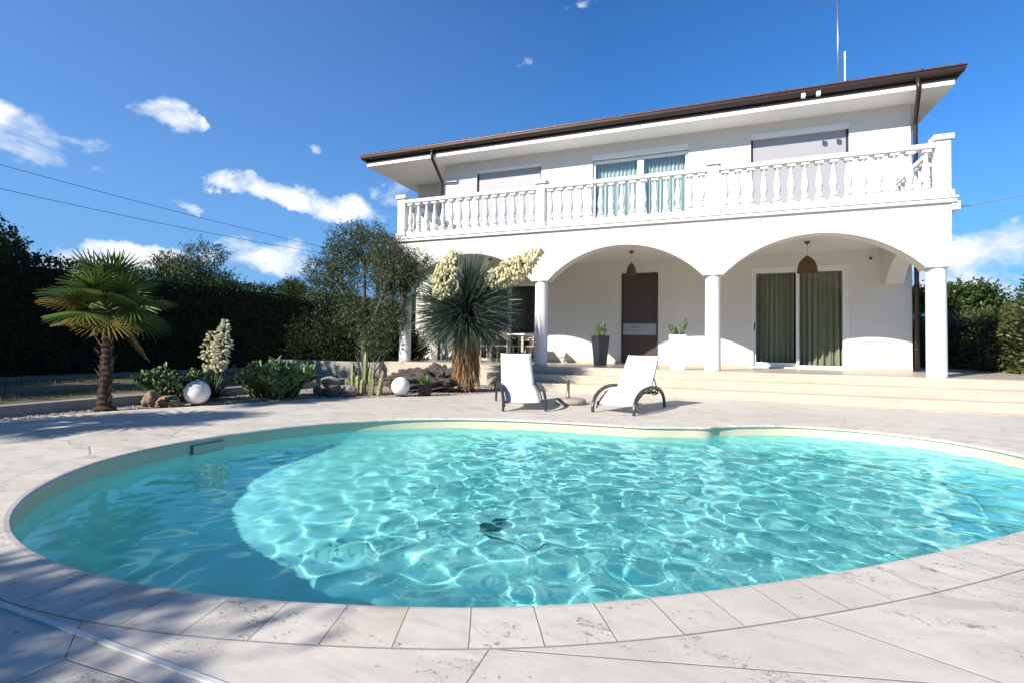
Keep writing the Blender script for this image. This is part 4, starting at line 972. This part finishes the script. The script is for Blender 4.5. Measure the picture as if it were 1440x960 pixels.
blades(3600, lambda i: YC+Vector((0,0,rng.uniform(-.22,.18)))+Vector(DIRS[i])*.06, lambda i: Vector(DIRS[i])+Vector((0,0,.02)), 1.16, .025, .02,
       foliage('blue_green_yucca_blade', [(.03,.056,.042),(.055,.095,.068),(.09,.14,.105),(.16,.21,.16)], .12, .38, .55), 'crown')
blades(1500, lambda i: (lambda a, z: Vector((TX+.19*math.cos(a), TY+.19*math.sin(a), z)))(rng.uniform(0, 6.28), rng.uniform(.46, 1.36)),
       lambda i: (lambda a: Vector((.30*math.cos(a), .30*math.sin(a), -1)))(rng.uniform(0, 6.28)), .46, .028, .0, foliage('dry_yucca_thatch', [(.20,.12,.06),(.33,.21,.11),(.45,.31,.18)], .1, .8, .1), 'dry_skirt')
blades(420, lambda i: (lambda a, z: Vector((TX+.15*math.cos(a), TY+.15*math.sin(a), z)))(rng.uniform(0, 6.28), rng.uniform(.08, .45)),
       lambda i: (lambda a: Vector((.25*math.cos(a), .25*math.sin(a), -1)))(rng.uniform(0, 6.28)), .14, .03, .0, foliage('pale_trunk_fibre', [(.33,.24,.16),(.46,.35,.25)], .1, .8, .1), 'trunk_fibre')
bells([(TX-.12,TY-.62,1.88),(TX-.15,TY-.64,2.16),(TX-.08,TY-.65,2.46),(TX+.04,TY-.65,2.80)], .27, 680, .066, fl_cream, 33, 'flower_spike', by)
bells([(TX+.60,TY-.2,2.20),(TX+.95,TY-.2,2.40),(TX+1.32,TY-.22,2.55),(TX+1.70,TY-.25,2.80)], .22, 600, .064, fl_cream, 34, 'flower_spike', by)
s = MB(); s.tube([(TX-.05,TY,1.7),(TX-.10,TY-.35,1.78),(TX-.12,TY-.62,1.89)], .022, 8); s.tube([(TX+.05,TY,1.7),(TX+.33,TY-.12,2.02),(TX+.60,TY-.2,2.21)], .022, 8); s.build('flower_stem', M['stem'], by)
# ------------------------------------------------------------------ palms
def fan_palm(loc, label, h, ncr, rad, seed, group='fan palms beside the paving'):
    rr = random.Random(seed); t = empty('fan_palm', loc, label, 'palm', group); x0, y0, z0 = loc; s = MB()
    K = 34; ms = 14; vs = []
    for k in range(K+1):
        z = h*k/K; r_ = (.13 if k < 2 else .062+.018*(k % 2)+.012*rr.random())-.012*z
        for j in range(ms): a = 6.283*j/ms; q = r_*(1+.14*noise.noise(Vector((3*math.cos(a), 3*math.sin(a), z*6+seed)))); vs.append((x0+.03*math.sin(z*2)+q*math.cos(a), y0+q*math.sin(a), z0+z))
    s.add(vs, [(k*ms+j, k*ms+(j+1) % ms, (k+1)*ms+(j+1) % ms, (k+1)*ms+j) for k in range(K) for j in range(ms)]); s.build('trunk', M['palm_trunk'], t)
    s = MB()      # old leaf bases
    for i in range(70):
        a = rr.uniform(0, 6.28); z = z0+rr.uniform(.12, h); p = Vector((x0+.075*math.cos(a), y0+.075*math.sin(a), z)); d = Vector((math.cos(a)*.5, math.sin(a)*.5, 1)).normalized(); sd_ = Vector((-math.sin(a), math.cos(a), 0))*.02
        q = p+d*rr.uniform(.05, .11)+Vector((math.cos(a), math.sin(a), 0))*.02; s.add([p+sd_, p-sd_, q-sd_*.3, q+sd_*.3], [(0,1,2,3)])
    s.build('leaf_bases', foliage('dry_leaf_base', [(.10,.065,.04),(.24,.17,.11)], 0, .9, .1), t)
    C0 = Vector((x0+.03*math.sin(h*2), y0, z0+h)); mg = foliage('palm_frond_green', [(.045,.09,.02),(.085,.15,.03),(.14,.20,.04)], .35, .4, .5); my = foliage('palm_frond_yellowing', [(.10,.11,.022),(.21,.165,.03),(.26,.15,.03)], .3, .5, .3)
    G = ([], []); Y = ([], []); pet = MB()
    for i in range(ncr):
        u = (i+.5)/ncr; el = 1.40-1.85*u+rr.uniform(-.22, .22); az = i*2.39996+rr.uniform(-.25, .25); d = Vector((math.cos(az)*math.cos(el), math.sin(az)*math.cos(el), math.sin(el)))
        pl = rad*rr.uniform(.42, .55); p0 = C0+Vector((0,0,.12*(1-u))); tip = p0+d*pl+Vector((0,0,.05-.05*u)); pet.tube([p0, p0+d*pl*.5+Vector((0,0,.03)), tip], [.011,.008,.006], 5)
        side = d.cross(Vector((0,0,1))).normalized() if abs(d.z) < .98 else Vector((1,0,0)); side = (Matrix.Rotation(rr.gauss(0, .55), 3, d) @ side).normalized(); nn_ = side.cross(d).normalized()
        tgt = Y if (u > .70 and rr.random() < .75) else G; ns = 30
        for k in range(ns):
            a = (k/(ns-1)-.5)*R(285); fd_ = d*math.cos(a)+side*math.sin(a); l = rad*.60*(.72+.28*math.cos(a*.62))*rr.uniform(.93, 1.05); wv = (side*math.cos(a)-d*math.sin(a)); ref = len(tgt[0])
            for j, (tt, ww) in enumerate(((.02,.25),(.35,.9),(.65,1.0),(1,.08))):
                q = tip+fd_*l*tt+nn_*(.10*l*abs(math.sin(a*.5)))*tt-Vector((0,0,1))*l*(.10+.20*u)*tt*tt; w_ = ww*.016*(rad/.9)
                tgt[0].extend([tuple(q-wv*w_-nn_*.004), tuple(q+nn_*.006), tuple(q+wv*w_-nn_*.004)])
            for j in range(3): tgt[1].extend([(ref+j*3, ref+j*3+1, ref+j*3+4, ref+j*3+3), (ref+j*3+1, ref+j*3+2, ref+j*3+5, ref+j*3+4)])
    np_mesh('fronds', np.array(G[0]), np.array(G[1]), mg, t)
    if Y[0]: np_mesh('old_fronds', np.array(Y[0]), np.array(Y[1]), my, t)
    pet.build('leaf_stalks', M['stem'], t, smooth=True)
    return t
fan_palm((-.07,-7.10,-.01), 'fan palm with shaggy brown trunk and yellowing lower fronds left of the pool', 1.32, 28, .72, 51)
fan_palm((-.55,-10.75,-.01), 'fan palm outside the left of the picture that shades the paving', 1.9, 26, 1.05, 52)
# ------------------------------------------------------------------ trees, hedges
def crown_pts(blobs, n, rng, shell=.55):
    "points in a set of ellipsoid clumps, denser towards their skin"
    w = np.array([b[3]*b[4]*b[5] for b in blobs])**.67; k = rng.choice(len(blobs), n, p=w/w.sum()); B = np.array(blobs)[k]
    d = nrm(rng.normal(size=(n,3))); r_ = shell+(1-shell)*rng.random((n,1))**.7; r_ *= 1+.16*rng.normal(size=(n,1))
    return B[:,:3]+d*r_*B[:,3:6], d
def tree(name, loc, blobs, nl, L, W_, mats, label, trunk, seed, cat='tree', group=None, tw=.12, sprig=6, nbr=1):
    "trunk: list of main limb polylines ; blobs: foliage clumps"
    rng = np.random.default_rng(seed); t = empty(name, loc, label, cat, group)
    s = MB(); 
    for k, pl in enumerate(trunk):
        m_ = len(pl); s.tube(pl, [tw*(1-.75*i/(m_-1))*(1 if k == 0 else .62) for i in range(m_)], 9)
    ends = [Vector(pl[-1]) for pl in trunk]
    for b in blobs:
        c = Vector(b[:3])
        e_ = min(ends, key=lambda p: (p-c).length); mid = (e_+c)/2+Vector(rng.normal(size=3))*.08
        s.tube([e_, mid, c], [tw*.26, tw*.17, tw*.07], 5)
        for q in range(5*nbr):
            d = Vector(nrm(rng.normal(size=(1,3)))[0]); s.tube([c-d*.02, c+Vector((d.x*b[3], d.y*b[4], d.z*b[5]))*.85], [tw*.07, tw*.03], 4, cap=False)
    s.build('trunk', M['trunk'], t, smooth=True)
    ns = nl//sprig; P, d = crown_pts(blobs, ns, rng); dd = nrm(d*.7+rng.normal(size=d.shape)*.8+np.array([0,0,.15]))
    tt = np.tile(np.linspace(0, 1, sprig), ns)[:,None]; Pr = np.repeat(P, sprig, 0); Dr = np.repeat(dd, sprig, 0); ln = L*2.2
    base = Pr+Dr*ln*tt; ld = nrm(Dr*.7+rng.normal(size=Dr.shape)*.75)
    V, Fc = leaves(base, ld, L*rng.uniform(.7, 1.2, len(base)), W_*rng.uniform(.8, 1.2, len(base)))
    np_mesh('crown', V, Fc, mats, t); return t
fo_olive = foliage('olive_leaf', [(.03,.05,.02),(.055,.085,.035),(.085,.12,.055),(.15,.18,.11)], .2, .5, .25)
fo_dark = foliage('dark_broadleaf', [(.010,.020,.007),(.018,.036,.011),(.03,.055,.016)], .15, .5, .2)
fo_mid = foliage('mid_green_broadleaf', [(.03,.055,.016),(.055,.095,.025),(.085,.13,.035)], .25, .45, .4)
fo_hedge = foliage('hedge_leaf', [(.009,.020,.006),(.018,.04,.010),(.034,.066,.015)], .15, .5, .2)
fo_photinia = foliage('bronze_green_hedge_leaf', [(.035,.06,.016),(.055,.09,.022),(.085,.115,.03),(.16,.10,.045)], .2, .38, .5)
rng = np.random.default_rng(61)
# olive in front of the left end of the house
OX, OY, OZ = -1.40, .30, .35
ob = []
for i, (dx, dz, rx_, rz_) in enumerate(((-1.9,2.75,.55,.45),(-1.45,3.25,.60,.45),(-.85,3.55,.62,.45),(-.3,3.35,.6,.45),(.3,3.35,.55,.42),(.85,3.05,.55,.45),(1.25,2.65,.42,.40),(-1.2,2.6,.55,.42),(-.4,2.75,.5,.4),(.3,2.7,.5,.38),(-1.75,2.2,.45,.38),(.85,2.35,.45,.4),(-.95,3.9,.32,.22),(.05,3.8,.3,.2),(.1,2.0,.38,.38),(.55,1.6,.38,.4),(-.3,1.45,.45,.4),(-.6,1.1,.5,.4),(-1.0,2.1,.4,.35),(.6,3.45,.45,.35),(1.35,3.0,.4,.35),(.35,1.1,.45,.4),(-.05,.75,.5,.35),(.9,1.7,.3,.32),(-.7,1.75,.4,.4),(-1.25,1.65,.42,.42))):
    bx_ = OX+.42+dx*1.12; dz -= .32*min(1, max(0, bx_+1.2)); rx_ *= .88
    ob.append((bx_, OY+.30*math.sin(i*2.3)-.62*min(1.5, max(0, bx_+1.3)), OZ+dz-.12, rx_*1.1, rx_*.8, rz_*1.08))
tree('olive_tree', (OX, OY, OZ), ob, 40000, .082, .024, fo_olive, 'old olive tree with leaning limbs in the raised bed left of the house',
     [[(OX-.05,OY,OZ-.05),(OX-.12,OY,OZ+.6),(OX-.1,OY+.05,OZ+1.2)], [(OX-.1,OY,OZ+.9),(OX-.55,OY+.1,OZ+1.7),(OX-1.0,OY,OZ+2.5)], [(OX-.05,OY,OZ+.8),(OX-.1,OY-.1,OZ+1.7),(OX-.2,OY,OZ+2.8)], [(OX,OY,OZ+.7),(OX+.2,OY+.1,OZ+1.7),(OX+.25,OY,OZ+2.7)], [(OX,OY,OZ+.8),(OX+.55,OY-.35,OZ+1.5),(OX+1.25,OY-.8,OZ+2.4)]], 62, tw=.17)
# raised bed wall and soil
rw = MB(); rw.box(-4.2,-.425,-.52,-.34,-.03,.47); o = rw.build('retaining_wall', M['concrete'], None, bevel=.015); rebase(o, (-2.3,-.43,-.03)); tag(o, 'low grey retaining wall holding the olive bed, left of the porch', 'wall')
sb_ = MB(); sb_.box(-4.2,-.43,-.338,4.0,-.028,.36); tag(sb_.build('planting_soil', simple('dark_soil', (.06,.045,.032), .95, var=.4, scale=12, bmp=1, bscale=40)), kind='structure')
kb = MB(); kb.box(-.62,-.425,-14,-.56,-.029,.13); o = kb.build('kerb_wall', M['concrete'], None, bevel=.012); rebase(o, (-.52,-7,-.03)); tag(o, 'low concrete kerb between the gravel bed and dry lawn', 'kerb')
# dark shrubs filling below and left of the olive
for x, y, z, rx_, ry_, rz_, lab, mt, nl in ((-2.7,1.0,.3,.95,.7,1.15,'dark shrub in the shade directly left of the olive trunk',fo_dark,9000),(-4.4,1.9,.1,1.2,.9,1.5,'large dusky shrub at the far left of the olive bed',fo_dark,12000),(-.75,1.35,.35,.55,.5,.75,'low dark shrub at the foot of the olive near the left pier',fo_dark,5000)):
    bl = [(x+rx_*.5*math.cos(k*1.9), y+ry_*.5*math.sin(k*1.9), z+rz_*(.45+.28*math.sin(k*2.7))+.1, rx_*.62, ry_*.6, rz_*.5) for k in range(6)]
    tree('shrub', (x,y,z), bl, nl, .09, .035, mt, lab, [[(x,y,z-.05),(x+.05,y,z+.3),(x,y,z+.6)]], int(60+x*3+100), 'shrub', 'shrubs round the olive', tw=.05)
rosette((-.45,.12,.36), 70, .34, .035, .1, fo_dark, 'low_plant', 'small leafy plant on the soil by the left end of the porch', 'plant', 29, .3, .3)
def hedge(name, p0, p1, h0, h1, th, z0, mat, label, dens, L, seed, W_=None):
    rng = np.random.default_rng(seed); p0, p1 = Vector(p0), Vector(p1); t = empty(name, ((p0.x+p1.x)/2, (p0.y+p1.y)/2, z0), label, 'hedge')
    ax = (p1-p0); ln = ax.length; ax.normalize(); nr_ = Vector((-ax.y, ax.x)); m_ = 24
    core = MB(); q = .16  # dark box inside the leaves, added to block light through the hedge
    for k in range(m_):
        a, b = k/m_, (k+1)/m_; ha, hb = h0+(h1-h0)*a-q, h0+(h1-h0)*b-q; A, B = p0+ax*ln*a, p0+ax*ln*b; o_ = nr_*(th/2-q)
        c = [A-o_, A+o_, B+o_, B-o_]; core.add([(*v, z0) for v in c]+[(*c[0],z0+ha),(*c[1],z0+ha),(*c[2],z0+hb),(*c[3],z0+hb)], [(0,1,5,4),(1,2,6,5),(2,3,7,6),(3,0,4,7),(4,5,6,7)])
    core.build('light_block_core', simple('hedge_inner_'+name, (.012,.018,.008), .95, var=.5, scale=12), t)
    hm = (h0+h1)/2; areas = [ln*hm, ln*hm, ln*th, th*hm, th*hm]; ks = rng.choice(5, int(sum(areas)*dens), p=np.array(areas)/sum(areas)); m2 = len(ks)
    s_, u_ = rng.random(m2), rng.random(m2); jit = rng.normal(size=m2)*.06-.02
    hh = h0+(h1-h0)*s_
    bumpf = .10*np.sin(s_*ln*1.3+u_*4)+.07*np.sin(s_*ln*3.7+u_*9)
    T = np.where(ks == 3, 0, np.where(ks == 4, ln, s_*ln)); O = np.where(ks == 0, -th/2, np.where(ks == 1, th/2, (rng.random(m2)-.5)*th)); Z = np.where(ks == 2, hh, u_*hh)
    nx = np.where(ks == 0, -1, np.where(ks == 1, 1, 0)); nt_ = np.where(ks == 3, -1, np.where(ks == 4, 1, 0)); nz_ = np.where(ks == 2, 1, 0)
    jit = jit+bumpf*.6; O = O+nx*jit; T = T+nt_*jit; Z = Z+nz_*(jit+np.abs(rng.normal(size=m2))*.07)
    P = np.stack([p0.x+ax.x*T+nr_.x*O, p0.y+ax.y*T+nr_.y*O, z0+Z], 1)
    nv = np.stack([ax.x*nt_+nr_.x*nx, ax.y*nt_+nr_.y*nx, nz_], 1).astype(float); Dd = nrm(nv*.7+rng.normal(size=nv.shape)*.7+np.array([0,0,.2]))
    V, Fc = leaves(P, Dd, L*rng.uniform(.7, 1.25, m2), (W_ or L*.5)*rng.uniform(.8, 1.2, m2)); np_mesh('leaves', V, Fc, mat, t); return t
hedge('clipped_hedge', (-9.55,-13.5), (-9.8,22), 2.95, 3.3, 1.3, -.03, fo_hedge, 'long tall dark clipped hedge along the left side of the lawn', 330, .10, 71)
hedge('photinia_hedge', (14.35,-.5), (14.6,16), 1.88, 2.02, 1.2, -.03, fo_photinia, 'bronze tipped hedge beyond the right end of the porch', 420, .085, 72)
def round_tree(name, x, y, z0, h, r_, nl, L, W_, mat, label, seed, group=None, nb=14, flat=.8, th=.45):
    rng = np.random.default_rng(seed); bl = []
    for k in range(nb):
        d = nrm(rng.normal(size=(1,3)))[0]; q = rng.uniform(.25, .85); bl.append((x+d[0]*r_*q, y+d[1]*r_*q, z0+h-r_*flat+d[2]*r_*flat*q, r_*rng.uniform(.28,.45), r_*rng.uniform(.28,.45), r_*flat*rng.uniform(.25,.40)))
    fork = z0+(h-2*r_*flat)*.9; tr = [[(x,y,z0-.1),(x+.05,y,z0+(fork-z0)*.5),(x,y,fork)]]+[[(x,y,fork-.1),(x+r_*.3*math.cos(k*2.1),y+r_*.3*math.sin(k*2.1),fork+r_*.4),(x+r_*.5*math.cos(k*2.1),y+r_*.5*math.sin(k*2.1),fork+r_*.9)] for k in range(3)]
    return tree(name, (x,y,z0), bl, nl, L, W_, mat, label, tr, seed, 'tree', group, tw=.06*h*.6, nbr=1)
gl = 'trees beyond the left hedge'
round_tree('dark_tree', -15.2, -2.3, 0, 5.0, 1.7, 9000, .16, .075, fo_dark, 'dark broadleaved tree behind the hedge at the far left', 81, gl)
round_tree('grey_olive', -14.2, 4.6, 0, 5.2, 1.9, 19000, .14, .045, fo_olive, 'grey green olive standing behind the hedge, left of the white cloud', 83, gl, 18)
round_tree('grey_olive', -14.6, 10.6, 0, 4.7, 1.2, 5000, .14, .045, fo_mid, 'small pale green tree just above the right end of the hedge', 84, gl)
round_tree('dark_tree', -8.0, 14.6, 0, 5.6, 2.0, 9000, .17, .08, fo_dark, 'dark tree glimpsed behind the olive past the left end of the house', 88, gl)
gr = 'trees beyond the right hedge'
round_tree('broadleaf_tree', 16.7, 13.4, 0, 3.8, 1.55, 12000, .17, .085, fo_mid, 'rounded green tree behind the right hedge beside the last column', 85, gr, 18, .62)
round_tree('broadleaf_tree', 19.5, 12.6, 0, 3.9, 1.3, 8000, .17, .085, fo_mid, 'green tree cut by the right edge of the picture', 86, gr)
round_tree('broadleaf_tree', 15.2, 17.5, 0, 4.2, 1.7, 9000, .17, .085, fo_dark, 'dark tree seen between the house wall and last column', 87, gr)
# trees out of the picture that shade the near left paving and the lawn
go = 'trees outside the picture'
round_tree('shade_tree', 2.1, -16.35, 0, 4.4, 1.25, 3600, .20, .05, fo_mid, 'loose tree behind the camera that dapples the near left paving', 91, go, 12)
round_tree('shade_tree', -9.0, -13.6, 0, 6.6, 2.2, 11000, .18, .09, fo_dark, 'dense tree left of the camera that shades the lawn', 92, go, 16)
round_tree('shade_tree', -6.7, -8.5, 0, 6.3, 1.9, 10000, .18, .09, fo_dark, 'dense tree just left of the picture that shades the olive bed', 96, go, 16)
round_tree('shade_tree', -11.8, -10.2, 0, 8.2, 2.6, 14000, .2, .10, fo_dark, 'dense tree far left of the camera that shades the hedge', 93, go, 18)
round_tree('shade_tree', -11.4, -16.2, 0, 8.4, 2.8, 14000, .2, .10, fo_dark, 'tall tree far behind the left hedge that shades the olive bed', 94, go, 18)
hedge('boundary_hedge', (-18,-27), (26,-27), 6.8, 7.2, 2.0, -.03, fo_mid, 'tall rough hedge behind the camera, mirrored in the porch glass', 40, .30, 95)
# ------------------------------------------------------------------ cables
def cable(a, b, sag, r_, mat, label):
    a, b = Vector(a), Vector(b); s = MB(); s.tube([a.lerp(b, k/24)-Vector((0,0,sag*4*(k/24)*(1-k/24))) for k in range(25)], r_, 6, cap=False); o = s.build('overhead_cable', mat, None, smooth=True); rebase(o, a); return tag(o, label, 'cable')
def far(u, v, t): return CAM+(fw+r2*((u-720)/F)+u2*((CY-v)/F))*t
cable(far(-140,193,24), far(520,362,44), .25, .016, M['cable'], 'upper of the two thin overhead cables crossing the sky at left')
cable(far(-140,233,24), far(520,366,44), .35, .016, M['cable'], 'lower of the two thin overhead cables crossing the sky at left')
cable((XR+.08,.2,3.60), far(1600,232,30), .15, .010, M['pale_cable'], 'thin pale cable running off to the right from the balcony corner')
# loose pebbles on the gravel bed, and grass tufts on the lawn
rng = np.random.default_rng(99)
def in_bed(X, Y):
    P = np.array(bed); ins = np.zeros(len(X), bool)
    for i in range(len(P)):
        (x1,y1),(x2,y2) = P[i-1],P[i]; c = ((y1 > Y) != (y2 > Y)) & (X < (x2-x1)*(Y-y1)/(y2-y1+1e-12)+x1); ins ^= c
    return ins
X = rng.uniform(-.42, 3.6, 16000); Y = rng.uniform(-9.5, -.45, 16000); k = in_bed(X, Y); X, Y = X[k], Y[k]; m_ = len(X)
oct_ = np.array([(1,0,0),(0,1,0),(-1,0,0),(0,-1,0),(0,0,.7),(0,0,-.7)], float); fo_ = np.array([(0,1,4),(1,2,4),(2,3,4),(3,0,4),(1,0,5),(2,1,5),(3,2,5),(0,3,5)])
sz = rng.uniform(.007, .019, (m_,1,1)); ang = rng.uniform(0, 6.28, m_); rot = np.stack([np.cos(ang), -np.sin(ang), np.sin(ang), np.cos(ang)], 1).reshape(m_,2,2)
V = np.repeat(oct_[None], m_, 0)*rng.uniform(.7, 1.3, (m_,6,1)); V[:,:,:2] = np.einsum('nij,nkj->nki', rot, V[:,:,:2]); V = V*sz+np.stack([X, Y, np.full(m_, -.008)], 1)[:,None]
tag(np_mesh('gravel', V.reshape(-1,3), (fo_[None]+np.arange(m_)[:,None,None]*6).reshape(-1,3), M['pebbles'], smooth=True), kind='stuff')
m_ = 16000; X = rng.uniform(-7.2, -.66, m_); Y = rng.uniform(-8.5, 8, m_); w_ = np.sin(X*1.7+.6*np.sin(Y*.7))+.7*np.sin(Y*.9+X); k = w_+rng.normal(size=m_)*.5 > .1; X, Y = X[k], Y[k]
V, Fc = leaves(np.stack([X, Y, np.full(len(X), -.03)], 1), rng.normal(size=(len(X),3))*.45+np.array([0,0,1]), rng.uniform(.04,.11,len(X)), .012)
tag(np_mesh('grass', V, Fc, foliage('dry_grass_blade', [(.05,.08,.02),(.10,.12,.035),(.26,.22,.11)], .2), None), kind='stuff')
